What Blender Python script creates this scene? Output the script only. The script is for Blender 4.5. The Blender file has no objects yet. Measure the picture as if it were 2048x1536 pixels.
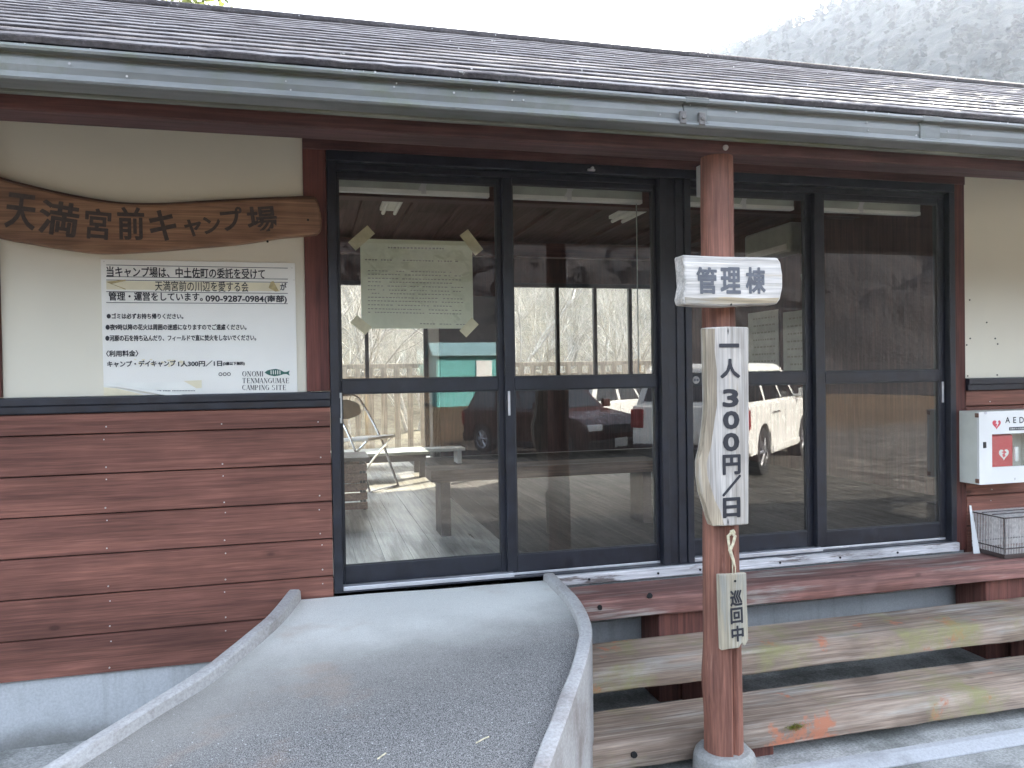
import bpy, bmesh, math, random
from mathutils import Vector, Matrix, Euler, noise as mnoise

SC = bpy.context.scene
COL = SC.collection
R = math.radians
random.seed(7)

# ------------------------------------------------------------------ camera
F_PX, YAW, PITCH, ROLL = 1557.23, 0.253334, 0.0139771, -0.0157727
CAM = Vector((-0.08907, -3.67642, 0.99773))


def _rot():
    B = Matrix(((1, 0, 0), (0, 0, -1), (0, 1, 0)))
    c, s = math.cos(YAW), math.sin(YAW)
    Ry = Matrix(((c, 0, -s), (0, 1, 0), (s, 0, c)))
    c, s = math.cos(PITCH), math.sin(PITCH)
    Rx = Matrix(((1, 0, 0), (0, c, -s), (0, s, c)))
    c, s = math.cos(ROLL), math.sin(ROLL)
    Rz = Matrix(((c, -s, 0), (s, c, 0), (0, 0, 1)))
    return Rz @ Rx @ Ry @ B


MC = _rot()
cam_d = bpy.data.cameras.new('camera')
cam_d.sensor_fit = 'HORIZONTAL'
cam_d.sensor_width = 36
cam_d.lens = F_PX / 2048 * 36
cam_d.clip_start = 0.05
cam_d.clip_end = 3000
cam = bpy.data.objects.new('camera', cam_d)
COL.objects.link(cam)
r_, d_, f_ = MC[0], MC[1], MC[2]
cam.matrix_world = Matrix(((r_[0], -d_[0], -f_[0], CAM[0]), (r_[1], -d_[1], -f_[1], CAM[1]),
                           (r_[2], -d_[2], -f_[2], CAM[2]), (0, 0, 0, 1)))
SC.camera = cam


def _ray(px, py):
    return MC.transposed() @ Vector(((px - 1024) / F_PX, (py - 768) / F_PX, 1.0))


def at(px, py, Y):
    """the point of the plane y = Y that the photograph shows at this pixel"""
    d = _ray(px, py)
    return CAM + d * ((Y - CAM[1]) / d[1])


def atz(px, py, Z):
    d = _ray(px, py)
    return CAM + d * ((Z - CAM[2]) / d[2])


# ------------------------------------------------------------------ light
SUN_AZ, SUN_EL = R(50), R(27)
w = bpy.data.worlds.new('World')
SC.world = w
w.use_nodes = True
sky = w.node_tree.nodes.new('ShaderNodeTexSky')
sky.sky_type = 'NISHITA'
sky.sun_disc = False
sky.sun_elevation = SUN_EL
sky.sun_rotation = SUN_AZ
sky.air_density = 1.0
sky.dust_density = 4.0
sky.ozone_density = 1.0
pale = w.node_tree.nodes.new('ShaderNodeHueSaturation')      # thin high cloud: a whiter sky
pale.inputs['Saturation'].default_value = .62
w.node_tree.links.new(sky.outputs[0], pale.inputs['Color'])
w.node_tree.links.new(pale.outputs[0], w.node_tree.nodes['Background'].inputs[0])
w.node_tree.nodes['Background'].inputs[1].default_value = 0.15
sun_d = bpy.data.lights.new('sun', 'SUN')
sun_d.energy = 4.0
sun_d.angle = R(0.5)
sun_d.color = (1.0, 0.94, 0.84)
sun = bpy.data.objects.new('sun', sun_d)
COL.objects.link(sun)
sd = Vector((math.sin(SUN_AZ) * math.cos(SUN_EL), math.cos(SUN_AZ) * math.cos(SUN_EL), math.sin(SUN_EL)))
sun.rotation_euler = sd.to_track_quat('Z', 'Y').to_euler()
SC.view_settings.view_transform = 'Standard'
SC.view_settings.look = 'None'
SC.view_settings.gamma = 1
SC.view_settings.exposure = 3.3
SC.render.engine = 'CYCLES'
SC.cycles.use_denoising = True
SC.cycles.max_bounces = 10
SC.cycles.diffuse_bounces = 5
SC.cycles.glossy_bounces = 4
SC.cycles.transparent_max_bounces = 16
SC.cycles.volume_bounces = 1
SC.cycles.sample_clamp_indirect = 6
SC.cycles.caustics_reflective = False
SC.cycles.caustics_refractive = False

# ------------------------------------------------------------------ mesh helpers
ORG = {}


def thing(name, label, cat, loc=(0, 0, 0), rz=0, group=None, local=False):
    o = bpy.data.objects.new(name, None)
    COL.objects.link(o)
    o.empty_display_size = 0.1
    o.location = loc
    o.rotation_euler = (0, 0, rz)
    o['label'] = label
    o['category'] = cat
    if group:
        o['group'] = group
    ORG[o.name] = Vector((0, 0, 0)) if local else Vector(loc)
    return o


def tag(o, label, cat, group=None):
    o['label'] = label
    o['category'] = cat
    if group:
        o['group'] = group
    return o


def structure(o, kind='structure'):
    o['kind'] = kind
    return o


def copy_tree(o, parent=None):
    c = o.copy()
    COL.objects.link(c)
    if parent:
        c.parent = parent
    for ch in [x for x in bpy.data.objects if x.parent == o]:
        copy_tree(ch, c)
    return c


_txt = {}


def glyphs(s, bold=0.0, shear=0.0):
    k = (s, bold, shear)
    if k not in _txt:
        c = bpy.data.curves.new('t', 'FONT')
        c.body = s
        c.size = 1
        c.offset = bold
        c.shear = shear
        c.resolution_u = 3
        o = bpy.data.objects.new('t', c)
        COL.objects.link(o)
        dg = bpy.context.evaluated_depsgraph_get()
        m = bpy.data.meshes.new_from_object(o.evaluated_get(dg))
        vs = [(v.co.x, v.co.y) for v in m.vertices]
        fs = [tuple(p.vertices) for p in m.polygons]
        bpy.data.objects.remove(o)
        bpy.data.curves.remove(c)
        bpy.data.meshes.remove(m)
        _txt[k] = (vs, fs)
    return _txt[k]


class MB:
    def __init__(self):
        self.v = []
        self.f = []

    def add(self, vs, fs):
        n = len(self.v)
        self.v += [Vector(p) for p in vs]
        self.f += [tuple(i + n for i in f) for f in fs]
        return self

    def box(self, x0, x1, y0, y1, z0, z1):
        if x0 > x1: x0, x1 = x1, x0
        if y0 > y1: y0, y1 = y1, y0
        if z0 > z1: z0, z1 = z1, z0
        return self.add([(x0, y0, z0), (x1, y0, z0), (x1, y1, z0), (x0, y1, z0), (x0, y0, z1), (x1, y0, z1), (x1, y1, z1), (x0, y1, z1)],
                        [(3, 2, 1, 0), (4, 5, 6, 7), (0, 1, 5, 4), (1, 2, 6, 5), (2, 3, 7, 6), (3, 0, 4, 7)])

    def quad(self, *p):
        return self.add(p, [tuple(range(len(p)))])

    def prism(self, o2, y0, y1):
        """outline [(x,z)] in the facade plane, front at y0, back at y1"""
        n = len(o2)
        ar = sum(o2[i][0] * o2[(i + 1) % n][1] - o2[(i + 1) % n][0] * o2[i][1] for i in range(n))
        if ar < 0:
            o2 = o2[::-1]
        vs = [(x, y0, z) for x, z in o2] + [(x, y1, z) for x, z in o2]
        fs = [tuple(range(n)), tuple(range(2 * n - 1, n - 1, -1))]
        fs += [((i + 1) % n, i, n + i, n + (i + 1) % n) for i in range(n)]
        return self.add(vs, fs)

    def prof(self, pts, x0, x1):
        """closed profile [(y,z)] swept along x"""
        n = len(pts)
        ar = sum(pts[i][0] * pts[(i + 1) % n][1] - pts[(i + 1) % n][0] * pts[i][1] for i in range(n))
        if ar < 0:
            pts = pts[::-1]
        vs = [(x1, y, z) for y, z in pts] + [(x0, y, z) for y, z in pts]
        fs = [tuple(range(n)), tuple(range(2 * n - 1, n - 1, -1))]
        fs += [((i + 1) % n, i, n + i, n + (i + 1) % n) for i in range(n)]
        return self.add(vs, fs)

    def tube(self, pts, rad, n=8, caps=True):
        pts = [Vector(p) for p in pts]
        if not hasattr(rad, '__len__'):
            rad = [rad] * len(pts)
        vs = []
        up = None
        for i, p in enumerate(pts):
            t = (pts[min(i + 1, len(pts) - 1)] - pts[max(i - 1, 0)])
            if t.length < 1e-9:
                t = Vector((0, 0, 1))
            t.normalize()
            if up is None:
                up = Vector((0, 0, 1)) if abs(t.z) < .9 else Vector((1, 0, 0))
            a = t.cross(up)
            if a.length < 1e-6:
                a = t.orthogonal()
            a.normalize()
            up = a.cross(t)
            for k in range(n):
                q = 2 * math.pi * k / n
                vs.append(p + (a * math.cos(q) + up * math.sin(q)) * rad[i])
        fs = []
        for i in range(len(pts) - 1):
            for k in range(n):
                fs.append((i * n + k, i * n + (k + 1) % n, (i + 1) * n + (k + 1) % n, (i + 1) * n + k))
        if caps:
            fs.append(tuple(range(n - 1, -1, -1)))
            fs.append(tuple(range((len(pts) - 1) * n, len(pts) * n)))
        return self.add(vs, fs)

    def disc(self, c, axis, r, h, n=16):
        c = Vector(c)
        ax = Vector(axis).normalized()
        return self.tube([c - ax * h / 2, c + ax * h / 2], r, n)

    def text(self, s, cx, cz, w, h, y, bold=0.0, rot=0.0, shear=0.0, flat=0.0):
        """writing centred on (cx,cz) of the facade plane y; w or h may be None to keep the shape"""
        vs, fs = glyphs(s, bold, shear)
        xs = [p[0] for p in vs]
        ys = [p[1] for p in vs]
        W, H = max(xs) - min(xs), max(ys) - min(ys)
        sx = w / W if w else h / H
        sz = h / H if h else w / W
        mx, mz = (max(xs) + min(xs)) / 2, (max(ys) + min(ys)) / 2
        c, sn = math.cos(rot), math.sin(rot)
        out = []
        for x, z in vs:
            a, b = (x - mx) * sx, (z - mz) * sz
            out.append((cx + a * c - b * sn, y, cz + a * sn + b * c))
        return self.add(out, fs)

    def thick(self, t):
        """fatten flat writing by laying shifted copies over it"""
        v0, f0 = list(self.v), list(self.f)
        for k in range(6):
            a = k * math.pi / 3
            self.add([p + Vector((math.cos(a) * t, -.00012 * (k + 1), math.sin(a) * t)) for p in v0], f0)
        return self

    def build(self, name, mat, parent=None, bevel=0, seg=2, smooth=False, loc=None, angle=35, fix=False):
        org = ORG[parent.name] if parent is not None else Vector(loc or (0, 0, 0))
        m = bpy.data.meshes.new(name)
        m.from_pydata([tuple(p - org) for p in self.v], [], self.f)
        m.update()
        if bevel or fix:
            bm = bmesh.new()
            bm.from_mesh(m)
            if fix:
                bmesh.ops.remove_doubles(bm, verts=bm.verts, dist=1e-5)
                bmesh.ops.recalc_face_normals(bm, faces=bm.faces)
            if bevel:
                es = [e for e in bm.edges if len(e.link_faces) == 2 and e.calc_face_angle(0) > R(angle)]
                bmesh.ops.bevel(bm, geom=es, offset=bevel, segments=seg, affect='EDGES', profile=0.5, clamp_overlap=True)
            bm.to_mesh(m)
            bm.free()
        m.materials.append(mat)
        if smooth:
            for p in m.polygons:
                p.use_smooth = True
            m.set_sharp_from_angle(angle=R(40))
        o = bpy.data.objects.new(name, m)
        COL.objects.link(o)
        if parent is not None:
            o.parent = parent
        else:
            o.location = org
        ORG[o.name] = org
        return o


def warp(mb, amp, freq, seed=0):
    for i, p in enumerate(mb.v):
        q = p * freq + Vector((seed, seed * 2.3, 0))
        mb.v[i] = p + Vector((mnoise.noise(q), mnoise.noise(q + Vector((9, 0, 0))), mnoise.noise(q + Vector((0, 9, 0))))) * amp
    return mb


# ------------------------------------------------------------------ materials
class G:
    def __init__(self, name, color=(.5, .5, .5), rough=.6, metal=0.0, spec=None):
        m = bpy.data.materials.new(name)
        m.use_nodes = True
        self.m = m
        self.nt = m.node_tree
        self.b = self.nt.nodes['Principled BSDF']
        self.b.inputs['Base Color'].default_value = (*color, 1)
        self.b.inputs['Roughness'].default_value = rough
        self.b.inputs['Metallic'].default_value = metal
        if spec is not None:
            self.b.inputs['Specular IOR Level'].default_value = spec
        self._co = None

    def node(self, t, **k):
        n = self.nt.nodes.new(t)
        for a, b in k.items():
            setattr(n, a, b)
        return n

    def link(self, a, b):
        self.nt.links.new(a, b)

    def put(self, val, inp):
        if isinstance(val, bpy.types.NodeSocket):
            self.link(val, inp)
        elif isinstance(val, tuple):
            inp.default_value = (*val, 1) if len(inp.default_value) == 4 and len(val) == 3 else val
        else:
            inp.default_value = val

    def co(self, rand=True):
        if self._co is None:
            t = self.node('ShaderNodeTexCoord')
            s = t.outputs['Object']
            if rand:
                oi = self.node('ShaderNodeObjectInfo')
                c = self.node('ShaderNodeCombineXYZ')
                k = self.math('MULTIPLY', oi.outputs['Random'], 37.0)
                for i in range(3):
                    self.link(k, c.inputs[i])
                a = self.node('ShaderNodeVectorMath', operation='ADD')
                self.link(s, a.inputs[0])
                self.link(c.outputs[0], a.inputs[1])
                s = a.outputs[0]
            self._co = s
        return self._co

    def xyz(self):
        t = self.node('ShaderNodeTexCoord')
        s = self.node('ShaderNodeSeparateXYZ')
        self.link(t.outputs['Object'], s.inputs[0])
        return s.outputs

    def map(self, scale, co=None, loc=(0, 0, 0)):
        m = self.node('ShaderNodeMapping')
        self.link(co or self.co(), m.inputs[0])
        m.inputs['Scale'].default_value = scale
        m.inputs['Location'].default_value = loc
        return m.outputs[0]

    def noise(self, scale, detail=4, rough=.55, co=None, dist=0.0):
        n = self.node('ShaderNodeTexNoise')
        self.link(co or self.co(), n.inputs['Vector'])
        n.inputs['Scale'].default_value = scale
        n.inputs['Detail'].default_value = detail
        n.inputs['Roughness'].default_value = rough
        n.inputs['Distortion'].default_value = dist
        return n.outputs[0]

    def voro(self, scale, co=None, out='Distance', feature='F1'):
        n = self.node('ShaderNodeTexVoronoi', feature=feature)
        self.link(co or self.co(), n.inputs['Vector'])
        n.inputs['Scale'].default_value = scale
        return n.outputs[out]

    def math(self, op, a, b=0.0, c=None, clamp=False):
        n = self.node('ShaderNodeMath', operation=op, use_clamp=clamp)
        self.put(a, n.inputs[0])
        self.put(b, n.inputs[1])
        if c is not None:
            self.put(c, n.inputs[2])
        return n.outputs[0]

    def ss(self, x, a, b, lo=0.0, hi=1.0):
        n = self.node('ShaderNodeMapRange', interpolation_type='SMOOTHSTEP')
        self.put(x, n.inputs[0])
        n.inputs[1].default_value = a
        n.inputs[2].default_value = b
        n.inputs[3].default_value = lo
        n.inputs[4].default_value = hi
        return n.outputs[0]

    def mix(self, f, a, b, mode='MIX'):
        n = self.node('ShaderNodeMix', data_type='RGBA', blend_type=mode)
        self.put(f, n.inputs[0])
        self.put(a, n.inputs[6])
        self.put(b, n.inputs[7])
        return n.outputs[2]

    def mul(self, col, val):
        n = self.node('ShaderNodeVectorMath', operation='SCALE')
        self.put(col, n.inputs[0])
        self.put(val, n.inputs['Scale'])
        return n.outputs[0]

    def base(self, c):
        self.put(c, self.b.inputs['Base Color'])
        return self

    def rough(self, c):
        self.put(c, self.b.inputs['Roughness'])
        return self

    def bump(self, h, s=.3, d=.01):
        n = self.node('ShaderNodeBump')
        n.inputs['Strength'].default_value = s
        n.inputs['Distance'].default_value = d
        self.link(h, n.inputs['Height'])
        self.link(n.outputs[0], self.b.inputs['Normal'])
        return self


def wood(name, base, dark, axis=0, gs=1.0, worn=None, wt=(.6, .7), knots=0.0, moss=None, mt=(.6, .72),
         paint=None, pt=(.6, .66), board=None, rough=.65, bump=.35, blot=.22, wscale=1.0, spec=.3):
    g = G(name, base, rough, spec=spec)
    co = g.co(rand=board is None)
    bright = None
    if board:
        z0, p = board
        x = g.xyz()
        idx = g.math('FLOOR', g.math('DIVIDE', g.math('SUBTRACT', x[2], z0), p))
        wn = g.node('ShaderNodeTexWhiteNoise', noise_dimensions='1D')
        g.link(idx, wn.inputs['W'])
        cb = g.node('ShaderNodeCombineXYZ')
        g.link(g.math('MULTIPLY', wn.outputs[0], 23.0), cb.inputs[0])
        g.link(g.math('MULTIPLY', wn.outputs[0], 7.0), cb.inputs[1])
        va = g.node('ShaderNodeVectorMath', operation='ADD')
        g.link(co, va.inputs[0])
        g.link(cb.outputs[0], va.inputs[1])
        co = va.outputs[0]
        g._co = co
        bright = g.ss(wn.outputs[0], 0, 1, .8, 1.18)
    s = [16 * gs] * 3
    s[axis] = .9 * gs
    mp = g.map(tuple(s), co)
    grain = g.noise(1.6, 7, .62, mp, .8)
    s2 = [90 * gs] * 3
    s2[axis] = 2.5 * gs
    fine = g.noise(1.0, 3, .6, g.map(tuple(s2), co))
    col = g.mix(g.ss(grain, .33, .68), dark, base)
    fine2 = g.noise(1.0, 2, .6, g.map(tuple(v * 2.6 for v in s2), co, (7, 1, 3)))
    col = g.mul(col, g.ss(fine, .3, .7, .78, 1.2))
    col = g.mul(col, g.ss(fine2, .3, .7, .86, 1.14))
    blo = g.noise(2.3, 3, .6, co)
    col = g.mul(col, g.ss(blo, .3, .7, 1 - blot, 1 + blot))
    if bright:
        col = g.mul(col, bright)
    if knots:
        s3 = [5.0] * 3
        s3[axis] = 2.6
        kn = g.voro(1.0, g.map(tuple(s3), co))
        kr = g.math('ADD', kn, g.math('MULTIPLY', g.math('SUBTRACT', blo, .5), .1))
        col = g.mix(g.ss(kr, .035, .075, knots, 0.0), col, tuple(c * .25 for c in dark))
        col = g.mix(g.ss(kr, .06, .14, knots * .45, 0.0), col, tuple(c * .7 for c in dark))
    if worn:
        s4 = [9 * wscale] * 3
        s4[axis] = 1.3 * wscale
        wn_ = g.noise(1.0, 6, .65, g.map(tuple(s4), co, (3, 5, 7)))
        wn_ = g.math('ADD', wn_, g.math('MULTIPLY', g.math('SUBTRACT', fine, .5), .25))
        col = g.mix(g.ss(wn_, wt[0], wt[1]), col, g.mul(g.mix(g.ss(grain, .3, .7), tuple(c * .62 for c in worn), worn), g.ss(fine, .25, .75, .8, 1.15)))
    if paint:
        pn = g.noise(3.2, 6, .7, g.map((1, 1, 1), co, (11, 2, 4)))
        col = g.mix(g.ss(pn, pt[0], pt[1], 0, .85), col, paint)
    if moss:
        mn = g.noise(2.1, 7, .7, g.map((1, 1, 1), co, (1, 8, 3)))
        col = g.mix(g.ss(mn, mt[0], mt[1], 0, .8), col, moss)
    g.base(col)
    g.rough(g.ss(grain, .2, .8, rough + .12, rough - .08))
    g.bump(g.math('ADD', grain, g.math('MULTIPLY', fine, .5)), bump, .004)
    return g.m


def plain(name, c, rough=.5, metal=0.0, var=.12, scale=8.0, spec=None, dirt=None, dt=(.55, .75)):
    g = G(name, c, rough, metal, spec)
    n = g.noise(scale, 5, .6)
    col = g.mul(g.mix(0.0, c, c), g.ss(n, .3, .7, 1 - var, 1 + var))
    if dirt:
        col = g.mix(g.ss(g.noise(scale * .45, 7, .68, g.map((1, 1, .7), None, (4, 4, 4))), dt[0], dt[1], 0, .75), col, dirt)
    g.base(col)
    g.rough(g.ss(n, .3, .7, max(rough - .07, .02), min(rough + .1, 1)))
    return g.m


MAT = {}
MAT['siding'] = wood('red brown siding boards', (.205, .086, .061), (.148, .062, .046), 0, 1, knots=.9, board=(-.268, .172),
                     worn=(.25, .14, .10), wt=(.74, .86), rough=.62, blot=.16)
MAT['redbeam'] = wood('dark red brown painted timber', (.115, .047, .041), (.066, .029, .027), 0, .8, knots=.4, rough=.6)
MAT['redpost'] = wood('red brown painted upright', (.135, .044, .033), (.078, .028, .023), 2, .8, knots=.4, rough=.6)
MAT['logpost'] = wood('red brown log', (.27, .118, .080), (.16, .07, .05), 2, 1.3, knots=.5, worn=(.38, .25, .18), wt=(.66, .82), rough=.6, bump=.6, wscale=1.2)
MAT['tread1'] = wood('weathered red brown plank', (.25, .12, .098), (.155, .08, .068), 0, 1, worn=(.34, .30, .265), wt=(.50, .68), knots=.5, bump=.6)
MAT['tread2'] = wood('weathered grey plank', (.34, .265, .205), (.22, .16, .12), 0, 1, worn=(.40, .365, .315), wt=(.50, .70), moss=(.25, .24, .10), mt=(.49, .66),
                     paint=(.44, .16, .085), pt=(.58, .65), knots=.4, bump=.8)
MAT['riser'] = wood('red brown block', (.165, .062, .045), (.10, .04, .032), 2, 1, bump=.5)
MAT['sillwood'] = wood('flaking white board', (.58, .57, .57), (.42, .41, .41), 0, 1, worn=(.19, .16, .15), wt=(.50, .60), bump=.6, wscale=2.2)
MAT['carved'] = wood('varnished log slice', (.33, .185, .105), (.20, .105, .062), 0, .75, knots=.6, rough=.5, bump=.4, blot=.3)
MAT['barkedge'] = wood('dark bark edge', (.13, .07, .045), (.07, .04, .03), 0, 1)
MAT['greywood'] = wood('silver weathered board', (.56, .53, .49), (.36, .33, .29), 0, .9, worn=(.44, .35, .22), wt=(.62, .78), bump=.5, knots=.2)
MAT['greywoodv'] = wood('silver weathered upright board', (.56, .52, .47), (.38, .34, .29), 2, .9, worn=(.44, .34, .19), wt=(.57, .75), bump=.5, knots=.3)
MAT['barkstrip'] = wood('tan live edge', (.40, .34, .25), (.26, .21, .15), 2, 1.2, worn=(.48, .45, .40), wt=(.46, .60), bump=.6)
MAT['barkstriph'] = wood('tan live edge across', (.44, .36, .24), (.30, .24, .16), 0, 1.2, worn=(.48, .44, .37), wt=(.45, .6), bump=.6)
MAT['tagwood'] = wood('yellowed tag board', (.47, .42, .32), (.35, .30, .21), 2, 1, worn=(.36, .35, .30), wt=(.55, .7), bump=.5)
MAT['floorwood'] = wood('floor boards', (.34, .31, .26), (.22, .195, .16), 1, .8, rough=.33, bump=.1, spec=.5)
MAT['floorshade'] = wood('floor boards darkened as shade', (.05, .038, .031), (.03, .024, .02), 1, .8, rough=.65, bump=.1, spec=.15)
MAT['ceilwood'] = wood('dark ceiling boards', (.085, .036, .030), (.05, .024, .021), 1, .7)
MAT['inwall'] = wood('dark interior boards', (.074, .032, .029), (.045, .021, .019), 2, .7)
MAT['benchwood'] = wood('brown bench plank', (.19, .13, .095), (.12, .08, .06), 0, .8)
MAT['barkgrey'] = wood('pale grey bark', (.52, .49, .43), (.34, .31, .27), 2, 1)
MAT['fencewood'] = wood('pale fence boards', (.46, .40, .30), (.30, .26, .2), 2, 1)
MAT['bark'] = wood('brown bark', (.14, .10, .075), (.07, .05, .04), 2, 2)

MAT['cream'] = plain('cream wall panel', (.70, .66, .54), .62, var=.03, scale=1.4, dirt=(.58, .53, .42), dt=(.5, .8))
MAT['black'] = plain('black aluminium', (.013, .0145, .022), .38, var=.25, scale=14, dirt=(.055, .055, .06), dt=(.55, .85))
MAT['alu'] = plain('bare aluminium', (.62, .62, .64), .35, .6, .08)
MAT['chrome'] = plain('polished steel tube', (.72, .72, .72), .18, 1.0, .04)
MAT['whitepl'] = plain('white plastic', (.78, .78, .75), .4, var=.05)
MAT['whitepaint'] = plain('white enamel', (.80, .80, .77), .35, var=.04, scale=3)
MAT['offwhite'] = plain('off white enamel side', (.66, .67, .60), .4, var=.05)
MAT['ink'] = plain('black ink', (.022, .022, .028), .6, var=.1)
MAT['fadedink'] = plain('faded carved ink', (.058, .042, .036), .75, var=.35, scale=60)
MAT['greyink'] = plain('grey ink', (.11, .115, .13), .6, var=.2, scale=40)
MAT['paleink'] = plain('thin printed ink', (.28, .28, .24), .7, var=.1)
MAT['board'] = plain('white sign board', (.83, .82, .76), .42, var=.03, scale=2, dirt=(.70, .66, .54), dt=(.62, .9))
MAT['sticker'] = plain('yellowed sticker', (.73, .67, .48), .5, var=.06)
MAT['stickerdark'] = plain('old glue', (.42, .34, .17), .7, var=.3, scale=40)
MAT['peel'] = plain('peeled white film', (.80, .80, .74), .4, var=.04)
MAT['green'] = plain('dark green ink', (.02, .11, .085), .5)
MAT['red'] = plain('red case', (.55, .045, .06), .4, var=.06)
MAT['pinkred'] = plain('red print', (.62, .08, .10), .5)
MAT['tape'] = plain('masking tape', (.62, .56, .36), .6, var=.08, scale=30)
MAT['rope'] = plain('pale rope', (.58, .52, .36), .85, var=.25, scale=90)
MAT['darkrub'] = plain('tyre rubber', (.022, .022, .023), .75, var=.2)
MAT['rim'] = plain('alloy', (.55, .55, .57), .28, .9)
MAT['carwhite'] = plain('white car paint', (.80, .80, .76), .22, var=.02, spec=.6)
MAT['carred'] = plain('maroon car paint', (.045, .017, .014), .2, var=.03, spec=.6)
MAT['carglass'] = plain('dark car glass', (.012, .014, .016), .06, var=.05, spec=.7)
MAT['cartrim'] = plain('black car trim', (.025, .025, .027), .5)
MAT['lampred'] = plain('tail lamp red', (.22, .02, .022), .2)
MAT['lampclear'] = plain('clear lamp', (.75, .75, .75), .12, spec=.7)
MAT['amber'] = plain('amber lamp', (.8, .3, .03), .2)
MAT['plate'] = plain('number plate', (.75, .75, .7), .5)
MAT['teal'] = plain('teal metal cladding', (.16, .46, .44), .5, var=.1, scale=4)
MAT['tealdark'] = plain('grey teal roof', (.2, .33, .35), .5)
MAT['greytop'] = plain('grey table top', (.40, .42, .38), .4)
MAT['darkpanel'] = plain('dark wall board', (.045, .05, .055), .6)
MAT['hole'] = plain('dark hole', (.01, .01, .01), .9)
MAT['nail'] = plain('steel nail head', (.55, .52, .48), .4, .3)
MAT['rust'] = plain('rusty wire', (.22, .12, .085), .6, .2, .3, 60)
MAT['wire'] = plain('steel wire', (.66, .63, .60), .4, .2, .2, 50)
MAT['brownplastic'] = plain('dark brown plastic', (.055, .038, .034), .5)


def glass(name, tint=(.97, .98, .97), refl=1.45, dust=.02):
    g = G(name)
    nt = g.nt
    tr = g.node('ShaderNodeBsdfTransparent')
    tr.inputs[0].default_value = (*tint, 1)
    gl = g.node('ShaderNodeBsdfGlossy')
    gl.inputs['Roughness'].default_value = 0.0
    gl.inputs[0].default_value = (1, 1, 1, 1)
    fr = g.node('ShaderNodeFresnel')
    fr.inputs[0].default_value = refl
    mx = g.node('ShaderNodeMixShader')
    ge = g.node('ShaderNodeNewGeometry')
    # both faces of the sheet reflect; the outer face carries the sum, the inner one none
    g.link(g.math('MULTIPLY', g.math('MULTIPLY', fr.outputs[0], 1.9), g.math('SUBTRACT', 1.0, ge.outputs['Backfacing']), clamp=True), mx.inputs[0])
    g.link(tr.outputs[0], mx.inputs[1])
    g.link(gl.outputs[0], mx.inputs[2])
    df = g.node('ShaderNodeBsdfDiffuse')
    df.inputs[0].default_value = (.6, .57, .5, 1)
    m2 = g.node('ShaderNodeMixShader')
    dn = g.ss(g.noise(1.0, 5, .6, g.map((3, 3, .8))), .35, .8, dust * .4, dust * 2)
    g.link(dn, m2.inputs[0])
    g.link(mx.outputs[0], m2.inputs[1])
    g.link(df.outputs[0], m2.inputs[2])
    out = nt.nodes['Material Output']
    g.link(m2.outputs[0], out.inputs[0])
    return g.m


MAT['glass'] = glass('door glass', refl=1.60, dust=.012)
MAT['backglass'] = glass('window glass', refl=1.45, dust=.008)


def m_gutter():
    g = G('grey green gutter metal', (.3, .33, .32), .5, .0, .4)
    n = g.noise(1.0, 6, .6, g.map((1.2, 6, 6)))
    a = g.noise(5.0, 7, .7)
    col = g.mix(g.ss(n, .35, .68), (.125, .132, .126), (.22, .228, .22))
    col = g.mix(g.ss(a, .48, .72, 0, .5), col, (.105, .125, .055))
    col = g.mix(g.ss(g.noise(16, 5, .7, g.map((1, 1, .25))), .58, .78, 0, .5), col, (.13, .13, .12))
    g.base(col)
    return g.m


MAT['gutter'] = m_gutter()
MAT['fascia'] = wood('grey green weathered fascia', (.22, .225, .185), (.14, .15, .125), 0, 1, moss=(.14, .16, .07), mt=(.5, .68), worn=(.27, .26, .23), wt=(.55, .7))


def m_roof():
    g = G('dark slate shingle', (.07, .055, .06), .75, spec=.35)
    n = g.noise(6, 6, .65)
    col = g.mix(g.ss(n, .3, .7), (.036, .030, .031), (.085, .074, .073))
    col = g.mul(col, g.ss(g.noise(60, 4, .7), .3, .7, .7, 1.3))
    l = g.noise(11, 8, .75, g.map((1, 1, 1), None, (5, 1, 2)))
    col = g.mix(g.ss(l, .63, .70, 0, .8), col, (.45, .44, .40))
    col = g.mix(g.ss(g.voro(14), .03, .07, .8, 0), col, (.55, .54, .5))
    g.base(col)
    g.bump(g.noise(45, 6, .75), .8, .008)
    return g.m


MAT['roof'] = m_roof()


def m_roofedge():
    g = G('shingle edge painted sun highlight', (.3, .28, .27), .8)
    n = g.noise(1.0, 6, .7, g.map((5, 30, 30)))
    col = g.mix(g.ss(n, .30, .62), (.085, .07, .068), (.27, .25, .24))  # pale streaks painted in for sun highlights along the shingle noses
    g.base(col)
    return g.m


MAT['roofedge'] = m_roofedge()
MAT['clip'] = plain('dull clip metal', (.13, .12, .11), .6, .2, .3, 60)


def m_concrete(name, c, dark, speck=.15, st=(.55, .78)):
    g = G(name, c, .85, spec=.25)
    n = g.noise(3.0, 7, .62)
    col = g.mix(g.ss(n, st[0], st[1], 0, .8), c, dark)
    col = g.mul(col, g.ss(g.noise(90, 5, .7), .25, .75, 1 - speck, 1 + speck))
    g.base(col)
    g.bump(g.noise(70, 6, .7), .35, .004)
    return g.m


def m_found():
    g = G('foundation concrete', (.45, .46, .46), .85, spec=.25)
    x = g.xyz()
    n = g.noise(3.0, 7, .62)
    col = g.mix(g.ss(n, .45, .8, 0, .7), (.45, .46, .46), (.30, .305, .295))
    col = g.mix(g.ss(g.noise(1.0, 5, .6, g.map((14, 14, 1.2))), .52, .75, 0, .45), col, (.27, .27, .255))
    lo = g.math('ADD', x[2], g.math('MULTIPLY', g.noise(5, 6, .7), -.16))
    col = g.mix(g.ss(lo, -.01, .10, .7, 0), col, (.17, .165, .145))
    col = g.mul(col, g.ss(g.noise(90, 5, .7), .25, .75, .88, 1.12))
    g.base(col)
    g.bump(g.noise(60, 6, .7), .35, .004)
    return g.m


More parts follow.
